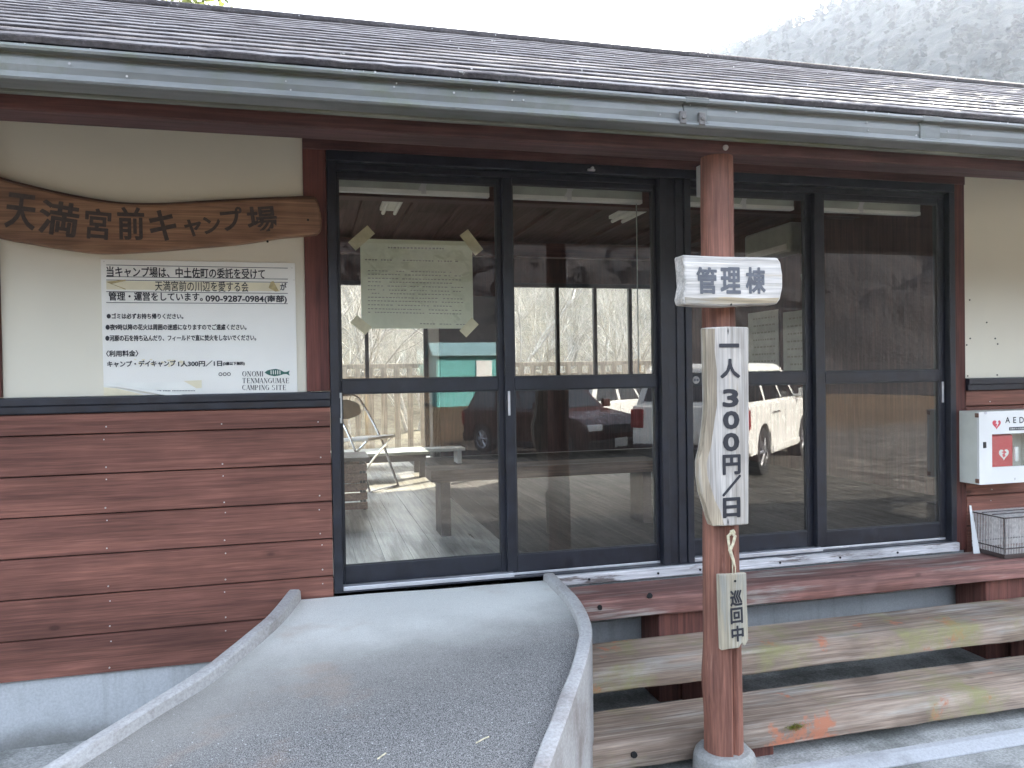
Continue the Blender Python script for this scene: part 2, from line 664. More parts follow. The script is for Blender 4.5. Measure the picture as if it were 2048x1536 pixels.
MAT['found'] = m_found()
MAT['found_plain'] = m_concrete('foundation concrete', (.45, .46, .46), (.29, .295, .285), .10, (.45, .8))
MAT['kerb'] = m_concrete('kerb mortar', (.40, .39, .375), (.20, .165, .145), .2, (.46, .74))
MAT['apron'] = m_concrete('pale apron concrete', (.36, .36, .34), (.14, .145, .13), .35, (.42, .66))
MAT['paleedge'] = m_concrete('smooth pale slab edge', (.42, .425, .43), (.24, .24, .23), .14, (.45, .72))
MAT['footing'] = m_concrete('footing concrete', (.30, .30, .28), (.15, .155, .12), .2)


def m_ramp():
    g = G('ramp concrete, smooth above and worn to the stones below', (.4, .4, .38), .85, spec=.2)
    x = g.xyz()
    # wear runs down the ramp: distance from the door step
    t = g.math('ADD', g.math('MULTIPLY', g.math('SUBTRACT', x[1], 1.2), -1.0), g.math('MULTIPLY', x[0], -.12))
    big = g.noise(2.2, 6, .62)
    t = g.math('ADD', t, g.math('MULTIPLY', g.math('SUBTRACT', big, .5), .55))
    sp = g.noise(280, 3, .75)
    sp2 = g.noise(420, 2, .6)
    col = g.mix(g.ss(t, .10, .95), (.72, .72, .67), (.34, .32, .285))
    dk = g.mix(g.ss(sp, .38, .66), (.048, .047, .048), (.38, .37, .35))
    col = g.mix(g.ss(g.math('ADD', t, g.math('MULTIPLY', x[0], .35)), .38, 1.25, 0, .96), col, dk)
    # rusty stain patch left of the middle
    col = g.mix(g.ss(g.noise(1.7, 5, .6, g.map((1, 1.6, 1), None, (2, 7, 1))), .58, .75, 0, .35), col, (.36, .22, .14))
    col = g.mul(col, g.ss(sp2, .25, .75, .78, 1.2))
    white = g.math('MULTIPLY', g.ss(g.voro(34), .05, .10, 1, 0), g.ss(t, .6, 1.1))
    col = g.mix(white, col, (.6, .6, .58))
    g.base(col)
    g.bump(g.math('ADD', sp, g.math('MULTIPLY', sp2, .5)), .5, .006)
    return g.m


MAT['ramp'] = m_ramp()


def m_ground():
    g = G('gravel lot and leaf litter', (.2, .19, .18), .95, spec=.15)
    x = g.xyz()
    big = g.noise(.35, 5, .6)
    f = g.noise(13, 7, .8)
    grav = g.mix(g.ss(f, .40, .60), (.035, .031, .027), (.145, .135, .118))
    grav = g.mul(grav, g.ss(g.noise(1.6, 8, .7), .3, .7, .55, 1.5))
    lf = g.noise(7, 8, .75)
    leaf = g.mix(g.ss(lf, .35, .65), (.03, .021, .013), (.15, .105, .062))
    d = g.math('ADD', g.math('ABSOLUTE', x[1]), g.math('MULTIPLY', big, 7))
    col = g.mix(g.ss(d, 15, 20), grav, leaf)
    back = g.ss(x[1], 7, 11)
    dry = g.mix(g.ss(lf, .35, .65), (.085, .075, .055), (.20, .175, .125))
    col = g.mix(back, col, dry)
    g.base(col)
    g.bump(f, .8, .03)
    return g.m


MAT['ground'] = m_ground()


def m_leaf(name, a, b):
    g = G(name, a, .55)
    oi = g.node('ShaderNodeObjectInfo')
    n = g.noise(3.5, 3, .6)
    g.base(g.mix(g.ss(n, .35, .65), a, b))
    nt = g.nt
    tl = g.node('ShaderNodeBsdfTranslucent')
    g.put(tuple(min(c * 1.5, 1) for c in b), tl.inputs[0])
    mx = g.node('ShaderNodeMixShader')
    mx.inputs[0].default_value = .35
    g.link(g.b.outputs[0], mx.inputs[1])
    g.link(tl.outputs[0], mx.inputs[2])
    g.link(mx.outputs[0], nt.nodes['Material Output'].inputs[0])
    return g.m


MAT['leafyellow'] = m_leaf('yellow green leaves', (.06, .08, .02), (.13, .15, .04))
MAT['leafdark'] = m_leaf('dark evergreen leaves', (.02, .035, .016), (.05, .07, .03))
MAT['moss'] = m_leaf('moss', (.14, .16, .02), (.24, .25, .04))


def m_hill(name, a, b):
    g = G(name, a, .9)
    n = g.noise(.22, 6, .7)
    g.base(g.mix(g.ss(n, .35, .65), a, b))
    g.bump(g.noise(.6, 6, .8), 1.0, 1.5)
    return g.m


MAT['hill'] = m_hill('wooded hillside', (.010, .017, .014), (.034, .042, .034))
MAT['hillbare'] = m_hill('bare winter wood', (.014, .011, .011), (.027, .021, .020))


def m_curtain():
    g = G('cream curtain', (.7, .66, .5), .9)
    tl = g.node('ShaderNodeBsdfTranslucent')
    tl.inputs[0].default_value = (.75, .70, .52, 1)
    mx = g.node('ShaderNodeMixShader')
    mx.inputs[0].default_value = .6
    g.link(g.b.outputs[0], mx.inputs[1])
    g.link(tl.outputs[0], mx.inputs[2])
    g.link(mx.outputs[0], g.nt.nodes['Material Output'].inputs[0])
    return g.m


MAT['curtain'] = m_curtain()

# ------------------------------------------------------------------ ground and hills
GZ = -0.62


def ground_h(x, y):
    h = GZ
    if y > 7.5:
        t = y - 7.5
        h += t * .10 + max(0, y - 14) * .16
    if y < -26:
        t = -y - 26
        h += t * t * .004 if t < 30 else 3.6 + (t - 30) * .3
    r = math.hypot(x, y)
    if r > 6:
        h += mnoise.noise(Vector((x * .15, y * .15, 0))) * min((r - 6) * .03, .35)
    return h


def axis_steps(a, b, near):
    out = [a]
    x = a
    while x < b:
        x += max(near, abs(x) * .09)
        out.append(min(x, b))
    return out


mb = MB()
xs = axis_steps(-420, 0, .8)
xs = sorted(set([-v for v in axis_steps(0, 420, .8)] + axis_steps(0, 420, .8)))
nx = len(xs)
vs = []
for y in xs:
    for x in xs:
        # behind the building the flat yard is under the floor; the bank starts past it
        vs.append((x, y, ground_h(x, y) if y > -140 and y < 60 else ground_h(x, max(min(y, 60), -140))))
fs = [(j * nx + i, j * nx + i + 1, (j + 1) * nx + i + 1, (j + 1) * nx + i) for j in range(nx - 1) for i in range(nx - 1)]
mb.add(vs, fs)
structure(mb.build('ground', MAT['ground'], smooth=True))

# concrete apron under the steps and along the wall
mb = MB()
mb.prof([(-.02, -.7), (-.02, -.535), (-.62, -.545), (-.66, -.7)], -4.5, -.2)
structure(mb.build('pavement', MAT['apron'], bevel=.012))
mb = MB()
mb.prof([(0.0, -.75), (0.0, -.585), (-.94, -.597), (-.94, -.75)], .2, 9)
mb.prof([(-1.03, -.75), (-1.03, -.617), (-3.2, -.632), (-3.2, -.75)], .2, 9)
structure(mb.build('pavement', MAT['apron'], bevel=.006))
mb = MB()
mb.prof([(-.941, -.75), (-.941, -.594), (-.975, -.594), (-1.029, -.612), (-1.029, -.75)], .9, 9)
structure(mb.build('pavement', MAT['paleedge'], bevel=.004))


def hill(pts, A0, A1, n, m, D0, D1, ntree, seed, mat='hill'):
    mb = MB()
    vs = []

    def prof(a):
        a = max(pts[0][0], min(pts[-1][0], a))
        for i in range(len(pts) - 1):
            if pts[i][0] <= a <= pts[i + 1][0]:
                k = (a - pts[i][0]) / (pts[i + 1][0] - pts[i][0])
                return pts[i][1] + (pts[i + 1][1] - pts[i][1]) * k
    for j in range(m + 1):
        t = j / m
        d = D0 + (D1 - D0) * t
        for i in range(n + 1):
            a = A0 + (A1 - A0) * i / n
            q = math.radians(a)
            x, y = math.sin(q) * d, math.cos(q) * d
            h = -1 + (prof(a) * D1 + 1) * t ** 1.15
            c = mnoise.voronoi(Vector((x * .22, y * .22, 0)))[0][0]
            h += (1 - c) * 3.2 * min(1, t * 4) + mnoise.noise(Vector((x * .05, y * .05, 3))) * 5 * t * (1 - t)
            vs.append((x, y, h))
    fs = [(j * (n + 1) + i, j * (n + 1) + i + 1, (j + 1) * (n + 1) + i + 1, (j + 1) * (n + 1) + i) for j in range(m) for i in range(n)]
    mb.add(vs, fs)
    structure(mb.build('hill', MAT[mat]))
    # trees that stand up along its skyline and slopes, read as one far wood
    tb = MB()
    rnd = random.Random(seed)
    for _ in range(ntree):
        a = rnd.uniform(A0 + 4, A1 - 4)
        t = rnd.choice([1.0, rnd.uniform(.2, 1), rnd.uniform(.5, 1)])
        d = D0 + (D1 - D0) * t
        q = math.radians(a)
        x, y = math.sin(q) * d, math.cos(q) * d
        z = -1 + (prof(a) * D1 + 1) * t ** 1.15
        r, h = rnd.uniform(.8, 1.7), rnd.uniform(2.5, 6)
        for k in range(12):
            u = rnd.uniform(0, 1)
            p = Vector((x, y, z + h * u)) + Vector((rnd.gauss(0, 1), rnd.gauss(0, 1), 0)) * r * .55 * (1.1 - u)
            e1 = Vector((rnd.gauss(0, 1), rnd.gauss(0, 1), rnd.gauss(0, .6))).normalized() * r * .7
            e2 = Vector((rnd.gauss(0, 1), rnd.gauss(0, 1), rnd.gauss(0, .6))).normalized() * r * .7
            tb.add([p - e1, p - e2 * .8, p + e1, p + e2 * .8], [(0, 1, 2, 3)])
    structure(tb.build('forest', MAT[mat]), 'stuff')


hill([(20, .36), (25, .374), (28.0, .388), (31, .402), (33.5, .410), (36, .415), (38, .43), (41, .455), (45, .48), (52, .47), (62, .44), (75, .42), (95, .3)], 14, 95, 330, 70, 90, 280, 3000, 3)
# wooded slope across the road behind the photographer, seen in the door glass
hill([(110, .19), (150, .215), (180, .225), (210, .215), (250, .2)], 105, 255, 260, 36, 40, 105, 900, 9, 'hillbare')

# ------------------------------------------------------------------ the camp office
B = thing('camp_office', 'low red brown wooden office with cream panels and black sliding glass doors', 'building', (1.7, 2.7, GZ))
WT = .12
XR = 9.0
XL = -1.95  # left end pulled in so its added glazing lights the room

# foundation
mb = MB()
mb.box(XL, XR, .012, WT, -.9, -.268)
mb.box(XL, XR, 5.5, 5.62, -.9, .02)
mb.box(XL, XL + .12, WT + .002, 5.498, -.9, .02)
mb.box(XR - .12, XR, WT + .002, 5.498, -.9, .02)
mb.box(.0, 3.55, .015, WT, -.267, -.06)
mb.build('foundation', MAT['found'], B, bevel=.006)


def siding(x0, x1):
    s = MB()
    z = -.268
    k = 0
    while z < .85:
        z1 = min(z + .172, .857)
        e = random.uniform(-.0015, .0015)
        s.prof([(.010, z + .0025), (-.006 + e, z + .0055), (-.010 + e, z1 - .006), (-.004, z1 - .0015), (.010, z1 - .0015)], x0, x1)
        z += .172
        k += 1
    o = s.build('siding', MAT['siding'], B)
    n = MB()
    xs_ = [x for x in (-3.72, -3.26, -2.8, -2.34, -1.88, -1.42, -.945, -.47, -.055, 3.72, 4.18, 4.64) if x0 < x < x1]
    for x in xs_:
        z = -.268
        while z < .85:
            for dz in (.028, .144):
                if z + dz < .85 and random.random() < .93:
                    xx = x + random.uniform(-.006, .006)
                    zz = z + dz + random.uniform(-.006, .006)
                    n.tube([(xx, -.0125, zz), (xx, -.006, zz)], [.0025, .0036], 8)
            z += .172
    n.build('nail_heads', MAT['nail'], o)


siding(XL, -.004)
siding(3.55, XR)
# wall behind boards, cream panels
for x0, x1 in ((XL, -.0045), (3.5505, XR)):
    mb = MB()
    mb.box(x0, x1, .0105, WT, -.267, .9)
    mb.build('wall', MAT['inwall'], B)
for x0, x1 in ((-1.335, -.105), (XL, -1.437), (3.553, XR)):
    mb = MB()
    mb.box(x0, x1, .012, WT - .003, .905, 2.3)
    p = mb.build('cream_panel', MAT['cream'], B, bevel=.002)
    if x0 > 3:
        h = MB()
        for q in ((1940, 677), (1990, 677), (1933, 690), (1995, 688), (1935, 752), (1994, 750), (1973, 645), (1939, 600)):
            c = at(*q, .012)
            h.disc((c.x, .011, c.z), (0, 1, 0), .0045, .004, 8)
        h.build('screw_holes', MAT['hole'], p)
# black flashing band below the cream panels
for x0, x1 in ((XL, -.002), (3.552, XR)):
    mb = MB()
    mb.prof([(.011, .857), (-.020, .857), (-.022, .862), (-.022, .888), (-.030, .893), (-.030, .921), (-.024, .925), (.011, .928)], x0, x1)
    mb.build('sill_band', MAT['black'], B, bevel=.002)
# uprights
for x0, x1, z0 in ((-.105, -.0015, .929), (3.478, 3.5515, -.06), (-1.435, -1.335, .929)):
    mb = MB()
    mb.box(x0, x1, -.004, WT, z0, 2.16)
    mb.build('wall_post', MAT['redpost'], B, bevel=.004)
# header above the doors
mb = MB()
mb.box(XL, XR, -.012, WT, 2.302, 2.5)
mb.box(-.1045, 3.5515, -.0105, WT, 2.032, 2.30)
mb.build('lintel', MAT['redbeam'], B, bevel=.004)
# eaves beam on the porch posts
mb = MB()
mb.box(XL - .3, XR + .3, -1.035, -.905, 1.812, 1.99)
mb.build('eaves_beam', MAT['redbeam'], B, bevel=.006)
mb = MB()
mb.prof([(-1.09, 1.838), (-1.116, 1.838), (-1.118, 1.95), (-1.09, 1.96)], XL - .4, XR + .4)
mb.build('fascia', MAT['fascia'], B, bevel=.003)
# soffit boards
SL = .50
mb = MB()
mb.prof([(-1.088, 1.945), (.3, 1.945 + 1.388 * SL), (.3, 1.965 + 1.388 * SL), (-1.088, 1.965)], XL - .4, XR + .4)
mb.build('soffit', MAT['ceilwood'], B)

# roof : rows of thick shingle edges
def roof():
    L = .165
    th = math.atan(SL)
    cy, cz = math.cos(th), math.sin(th)
    y0, z0 = -1.185, 1.966
    x0, x1 = XL - .5, XR + 2.6
    nrow = 14
    step = .04
    nx_ = int((x1 - x0) / step)
    mb = MB()
    for r in range(nrow):
        b0 = (y0 + r * L * cy, z0 + r * L * cz)
        b1 = (y0 + (r + 1) * L * cy + .02 * cy, z0 + (r + 1) * L * cz + .02 * cz)
        thick = .0165 + (.004 if r == 0 else 0)
        vs = []
        for i in range(nx_ + 1):
            x = x0 + i * step
            e = mnoise.noise(Vector((x * 9, r * 3.1, 0))) * .002 + mnoise.noise(Vector((x * 1.1, r * 7.7, 4))) * .005 + (random.uniform(-.002, .002))
            if r == 0:
                e += mnoise.noise(Vector((x * 25, 5, 0))) * .008
            tk = thick + mnoise.noise(Vector((x * 6, r, 9))) * .002 + mnoise.noise(Vector((x * .7, r * 3.3, 2))) * .003
            ya, za = b0[0] + e, b0[1]
            vs += [(x, ya + .004, za - .006), (x, ya - .001, za + tk * .4), (x, ya + .0005, za + tk * .62),
                   (x, ya + .007, za + tk + .001), (x, b1[0], b1[1] + (.001 if r else .001))]
        fs = []
        for i in range(nx_):
            for k in range(4):
                fs.append((i * 5 + k, (i + 1) * 5 + k, (i + 1) * 5 + k + 1, i * 5 + k + 1))
        mb.add(vs, fs)
    yr, zr = y0 + nrow * L * cy, z0 + nrow * L * cz
    # rear slope
    mb.prof([(yr, zr + .02), (yr + 4.85, zr - 4.85 * .08 + .02), (yr + 4.85, zr - 4.85 * .08 - .03), (yr, zr - .03)], x0, x1)
    # deck under the shingles
    mb.prof([(y0 + .03, z0 - .008), (yr, zr - .012), (yr, zr - .026), (y0 + .03, z0 - .024)], x0, x1)
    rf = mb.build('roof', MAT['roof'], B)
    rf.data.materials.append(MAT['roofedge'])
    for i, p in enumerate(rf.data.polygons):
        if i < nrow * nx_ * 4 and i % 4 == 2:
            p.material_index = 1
    c = MB()
    c.prof([(yr - .12, zr - .045), (yr - .115, zr - .012), (yr, zr + .032), (yr + .11, zr + .012), (yr + .12, zr - .045)], x0, x1)
    c.build('ridge_cap', MAT['roof'], rf, bevel=.01)
    # pale conduit, knob and wire on the ridge
    a = MB()
    zt = zr + .055
    a.tube([(5.2, yr - .03, zt - .01), (6.9, yr - .03, zt - .005)], .018, 8)
    a.build('conduit', MAT['whitepl'], rf, smooth=True)
    a = MB()
    a.tube([(7.0, yr, zt - .03), (7.02, yr, zt + .13)], .014, 8)
    a.tube([(7.25, yr, zt + .02), (7.3, yr, zt + .09), (7.42, yr, zt + .11), (7.52, yr, zt + .07)], [.03, .055, .05, .02], 10)
    a.build('insulator', MAT['whitepl'], rf, smooth=True)
    a = MB()
    a.tube([(7.5, yr, zt + .09), (9, yr + .1, zt + .12), (11, yr + .3, zt + .17)], .006, 6)
    a.build('wire', MAT['whitepl'], rf)
    # end gables under the roof
    for xx in (XL, XR - .12):
        if xx < 0:
            # unseen left end, glazing added to let sky light into the room
            for o in ([(WT + .002, .021), (5.5, .021), (5.5, .35), (WT + .002, .35)], [(WT + .002, 2.15), (5.5, 2.15), (5.5, 2.54), (.85, 2.90), (WT + .002, 2.56)],
                      [(WT + .002, .351), (.6, .351), (.6, 2.149), (WT + .002, 2.149)], [(5.3, .351), (5.5, .351), (5.5, 2.149), (5.3, 2.149)]):
                gb = MB()
                gb.prof(o, xx, xx + .12)
                gb.build('gable_wall', MAT['inwall'], B)
            gb = MB()
            gb.box(xx + .05, xx + .056, .6, 5.3, .35, 2.15)
            gb.build('added_end_pane', MAT['backglass'], B)
            continue
        gb = MB()
        o = [(WT + .002, .021), (5.5, .021), (5.5, 2.54), (.85, 2.90), (WT + .002, 2.56)]
        gb.prof(o, xx, xx + .12)
        gb.build('gable_wall', MAT['inwall'], B)


roof()

# gutter
def gutter():
    gy = -1.205
    x0, x1 = XL - .45, XR + 2.4
    mb = MB()
    t = .004
    outer = [(gy + .075, 1.93), (gy + .075, 1.842), (gy + .014, 1.842), (gy - .004, 1.844), (gy - .008, 1.850), (gy - .006, 1.859), (gy + .010, 1.862),
             (gy + .012, 1.872), (gy + .007, 1.890), (gy + .008, 1.908), (gy + .016, 1.921), (gy + .016, 1.926), (gy - .010, 1.927), (gy - .013, 1.934), (gy - .010, 1.942), (gy + .004, 1.944), (gy + .018, 1.941)]
    inner = [(gy + .018, 1.93), (gy + .018, 1.87), (gy + .07, 1.85), (gy + .07, 1.93)]
    mb.prof(outer + inner, x0, x1)
    g = mb.build('gutter', MAT['gutter'], B)
    # socket joints with little clips
    for px in (1392, 1862):
        c = at(px, 220 if px < 1500 else 268, gy)
        j = MB()
        j.prof([(gy - .006, 1.848), (gy - .007, 1.860), (gy + .003, 1.8635), (gy + .002, 1.905), (gy + .008, 1.9225), (gy - .0115, 1.9245), (gy - .0135, 1.9425), (gy + .004, 1.9465), (gy + .017, 1.944), (gy + .017, 1.85)], c.x - .045, c.x + .045)
        jo = j.build('gutter_joint', MAT['gutter'], g, bevel=.0015)
        if px < 1500:
            for qx in (1366, 1404):
                q = at(qx, 240, gy - .008)
                k = MB()
                k.box(q.x - .012, q.x + .012, gy - .012, gy + .002, 1.850, 1.893)
                k.tube([(q.x, gy - .016, 1.872), (q.x, gy - .01, 1.872)], .008, 10)
                k.build('clip', MAT['clip'], jo, bevel=.002)
    # flecks of lichen stuck to the face
    rnd = random.Random(5)
    f = MB()
    for _ in range(60):
        x = rnd.uniform(-1.5, 4)
        z = rnd.choice([rnd.uniform(1.868, 1.92), 1.941])
        f.tube([(x, gy + .0055 if z < 1.93 else gy - .012, z), (x, gy + .001 if z < 1.93 else gy - .007, z)], [rnd.uniform(.001, .0035), rnd.uniform(.002, .004)], 6)
    f.build('lichen', MAT['kerb'], g)


gutter()

# ---- door frame and four sliding leaves
mb = MB()
for x0, x1 in ((0, .04), (1.652, 1.69), (1.79, 1.826), (3.44, 3.4765)):
    mb.box(x0, x1, -.012, .115, 0, 1.985)
mb.box(1.6915, 1.7885, .004, .11, 0, 1.985)
mb.box(0, 3.4765, -.0125, .115, 1.986, 2.0315)
mb.box(.041, 1.651, .026, .110, 1.955, 1.985)
mb.box(1.827, 3.439, .026, .110, 1.955, 1.985)
mb.box(0, 3.4765, -.010, .115, -.006, -.0005)
mb.box(1.742, 1.787, -.004, .003, 0, 1.984)
fr = mb.build('door_frame', MAT['black'], B, bevel=.0025)
mb = MB()
mb.box(.041, .86, -.002, .03, .000, .020)
mb.box(1.828, 2.60, -.002, .03, .000, .020)
mb.box(.041, 1.651, .031, .112, .000, .012)
mb.box(1.828, 3.439, .031, .112, .000, .012)
mb.build('sill_track', MAT['alu'], fr, bevel=.002)
mb = MB()
mb.box(1.262, 1.30, -.030, -.0135, 1.995, 2.005)
mb.tube([(1.281, -.045, 2.005), (1.281, -.025, 2.005)], .008, 8)
mb.build('catch', MAT['alu'], fr, bevel=.002)


def leaf(x0, x1, y, gx0, gx1, hx, hside):
    m = MB()
    zt, zb = 1.955, .014
    y1 = y + .032
    m.box(x0, gx0, y, y1, zb, zt)
    m.box(gx1, x1, y, y1, zb, zt)
    m.box(gx0 + .0005, gx1 - .0005, y + .001, y1 - .001, 1.925, zt)
    m.box(gx0 + .0005, gx1 - .0005, y + .001, y1 - .001, zb, .10)
    m.box(gx0 + .0005, gx1 - .0005, y - .002, y1 - .001, .915, .978)
    d = m.build('sliding_door', MAT['black'], B, bevel=.0025)
    for z0, z1 in ((.10, .915), (.978, 1.925)):
        p = MB()
        p.box(gx0 - .004, gx1 + .004, y + .013, y + .018, z0 - .004, z1 + .004)
        p.build('pane', MAT['glass'], d)
        b_ = MB()
        for a, b, c, e in ((gx0, gx0 + .006, z0, z1), (gx1 - .006, gx1, z0, z1), (gx0 + .006, gx1 - .006, z0, z0 + .006), (gx0 + .006, gx1 - .006, z1 - .006, z1)):
            b_.box(a, b, y + .004, y + .0125, c, e)
        b_.build('gasket', MAT['cartrim'], d)
    if hx:
        h = MB()
        h.box(hx - .010, hx + .010, y - .006, y + .001, .775, .918) if hside == 'w' else h.box(hx - .006, hx + .006, y - .006, y + .001, .79, .91)
        ho = h.build('handle', MAT['whitepaint'] if hside == 'w' else MAT['alu'], d, bevel=.002)
        if hside == 'w':
            h = MB()
            h.box(hx - .003, hx + .003, y - .0075, y - .0055, .80, .893)
            h.build('finger_slot', MAT['hole'], ho)
    return d


d1 = leaf(.041, .868, .066, .052, .812, .030 + .012, 'w')
d2 = leaf(.836, 1.651, .028, .884, 1.634, .853, 'a')
d3 = leaf(1.827, 2.640, .066, 1.842, 2.552, None, None)
d4 = leaf(2.588, 3.439, .028, 2.645, 3.398, 3.42, 'a')
mb = MB()
c = at(1392, 760, .062)
mb.tube([(c.x, .0655, c.z), (c.x, .060, c.z)], .02, 20)
lk = mb.build('sticker', MAT['kerb'], d3)
mb = MB()
for sx in (-.008, .008):
    mb.tube([(c.x + sx, .0598, c.z), (c.x + sx, .0592, c.z)], .007, 14)
mb.build('print', MAT['greyink'], lk)
c = at(1380, 795, .062)
mb = MB()
mb.box(c.x - .005, c.x + .005, .058, .0655, c.z - .055, c.z + .055)
mb.build('handle', MAT['alu'], d3, bevel=.002)

# sill board under the doors
mb = MB()
mb.box(1.05, 3.478, -.030, .010, -.058, -.0065)
sb = mb.build('sill_board', MAT['sillwood'], B, bevel=.006)
mb = MB()
for px in (1178, 1316, 1400, 1560, 1680, 1795):
    c = at(px, 1140 - (px - 1178) * .075, -.031)
    mb.tube([(c.x, -.034, -.034), (c.x, -.029, -.034)], .006, 10)
mb.build('screws', MAT['hole'], sb)

# ---- inside
for xa, xb_, mt in ((XL + .13, .98, 'floorwood'), (.98, XR - .14, 'floorshade')):  # right-hand boards coloured darker to stand in for indoor shade
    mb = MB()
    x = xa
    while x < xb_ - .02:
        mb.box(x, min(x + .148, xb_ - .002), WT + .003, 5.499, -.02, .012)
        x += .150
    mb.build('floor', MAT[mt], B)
mb = MB()
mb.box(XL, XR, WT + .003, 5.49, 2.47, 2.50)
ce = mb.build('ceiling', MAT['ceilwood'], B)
mb = MB()
for i in range(15):
    xx = -1.75 + i * .42
    mb.box(xx, xx + .05, .15, 5.46, 2.435, 2.468)
mb.build('battens', MAT['ceilwood'], ce, bevel=.003)
for y in (2.0, 4.6):
    mb = MB()
    mb.box(XL + .13, 4.49, y, y + .14, 2.28, 2.434)
    mb.build('ceiling_beam', MAT['redbeam'], B, bevel=.005)
# back wall with openings : windows at X .26-1.24 | dark board | 2.3-4.3
Z0, Z1 = .985, 2.03
mb = MB()
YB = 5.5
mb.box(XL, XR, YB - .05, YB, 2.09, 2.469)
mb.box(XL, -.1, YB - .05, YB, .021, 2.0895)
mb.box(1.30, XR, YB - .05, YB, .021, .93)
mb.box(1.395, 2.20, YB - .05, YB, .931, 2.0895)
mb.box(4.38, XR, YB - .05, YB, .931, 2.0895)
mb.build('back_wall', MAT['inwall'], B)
mb = MB()
mb.box(4.5, 4.58, WT + .004, YB - .052, .013, 2.469)
mb.build('partition', MAT['inwall'], B)


def window(x0, x1, z0, z1, mull):
    m = MB()
    y0, y1 = YB - .055, YB + .01
    m.box(x0 - .03, x0 + .02, y0, y1, z0, z1)
    m.box(x1 - .02, x1 + .03, y0, y1, z0, z1)
    m.box(x0 - .03, x1 + .03, y0 - .001, y1, z1, z1 + .05)
    m.box(x0 - .03, x1 + .03, y0 - .001, y1, z0 - .055, z0)
    for q in mull:
        m.box(q - .022, q + .022, y0 + .005, y1 - .005, z0, z1)
    wdw = m.build('window', MAT['black'], B, bevel=.003)
    p = MB()
    p.box(x0 + .02, x1 - .02, YB - .03, YB - .025, z0, z1)
    p.build('pane', MAT['backglass'], wdw)
    return wdw


window(-.1, 1.23, .95, 2.04, (.55,))
w2 = window(2.27, 4.33, .95, 2.04, (2.868, 3.36, 3.83))
window(-.1, 1.23, .10, .84, ())
mb = MB()
mb.box(-.1, 1.30, YB - .05, YB, .03, .045)
mb.box(1.265, 1.39, YB - .05, YB, .022, 2.0895)
mb.build('window_trim', MAT['whitepaint'], B, bevel=.003)
mb = MB()
mb.box(1.40, 2.12, YB - .075, YB - .051, .98, 1.92)
mb.build('wall_board', MAT['darkpanel'], B, bevel=.003)

# ------------------------------------------------------------------ ramp
def spline(pts, n):
    """Catmull-Rom through pts, n points in all"""
    P = [Vector(p) for p in pts]
    P = [P[0] * 2 - P[1]] + P + [P[-1] * 2 - P[-2]]
    out = []
    segs = len(P) - 3
    for i in range(n):
        u = i / (n - 1) * segs
        k = min(int(u), segs - 1)
        t = u - k
        a, b, c, d = P[k:k + 4]
        out.append(.5 * ((2 * b) + (c - a) * t + (2 * a - 5 * b + 4 * c - d) * t * t + (3 * b - a - 3 * c + d) * t ** 3))
    return out


inner_k = [tuple(atz(*p)) for p in ((577, 1190, .030), (540, 1225, .010), (500, 1260, -.015), (450, 1300, -.045), (400, 1338, -.075), (300, 1400, -.11), (200, 1462, -.145), (80, 1536, -.185))]
inner_k[0] = (inner_k[0][0], -.008, .030)
inner_k += [(-1.4, -1.50, -.31), (-2.1, -2.15, -.48), (-2.55, -2.58, -.595)]
outer_k = [tuple(atz(*p)) for p in ((1105, 1147, .015), (1158, 1197, .004), (1183, 1250, -.018), (1179, 1295, -.034), (1165, 1345, -.052), (1138, 1425, -.075), (1117, 1482, -.092), (1098, 1536, -.108))]
outer_k[0] = (1.05, -.035, .015)
outer_k += [(.36, -1.92, -.15), (-.1, -2.35, -.24), (-.8, -3.0, -.40), (-1.75, -3.75, -.6)]
N = 90
ik, ok = spline(inner_k, N), spline(outer_k, N)
RT = thing('concrete_ramp', 'curved concrete access ramp with raised kerbs, pale at the door and dark pebbled lower down', 'ramp', (0, -1.2, GZ))


def side_dirs(path):
    out = []
    for i, p in enumerate(path):
        t = path[min(i + 1, N - 1)] - path[max(i - 1, 0)]
        t.z = 0
        t.normalize()
        out.append(Vector((-t.y, t.x, 0)))      # left of travel (travel runs away from the door)
    return out


KW = .05
il, ol = side_dirs(ik), side_dirs(ok)
KH = .045
in_in = [ik[i] + il[i] * KW for i in range(N)]
out_in = [ok[i] - ol[i] * KW for i in range(N)]
# slab
mb = MB()
M_ = 36
vs = []
for i in range(N):
    a, b = in_in[i] - il[i] * .01 - Vector((0, 0, KH)), out_in[i] + ol[i] * .01 - Vector((0, 0, KH * .8))
    for j in range(M_ + 1):
        t = j / M_
        p = a.lerp(b, t)
        p.z += mnoise.noise(p * 3) * .003
        vs.append(p)
fs = [(i * (M_ + 1) + j, i * (M_ + 1) + j + 1, (i + 1) * (M_ + 1) + j + 1, (i + 1) * (M_ + 1) + j) for i in range(N - 1) for j in range(M_)]
mb.add(vs, fs)
mb.build('slab', MAT['ramp'], RT, smooth=True)


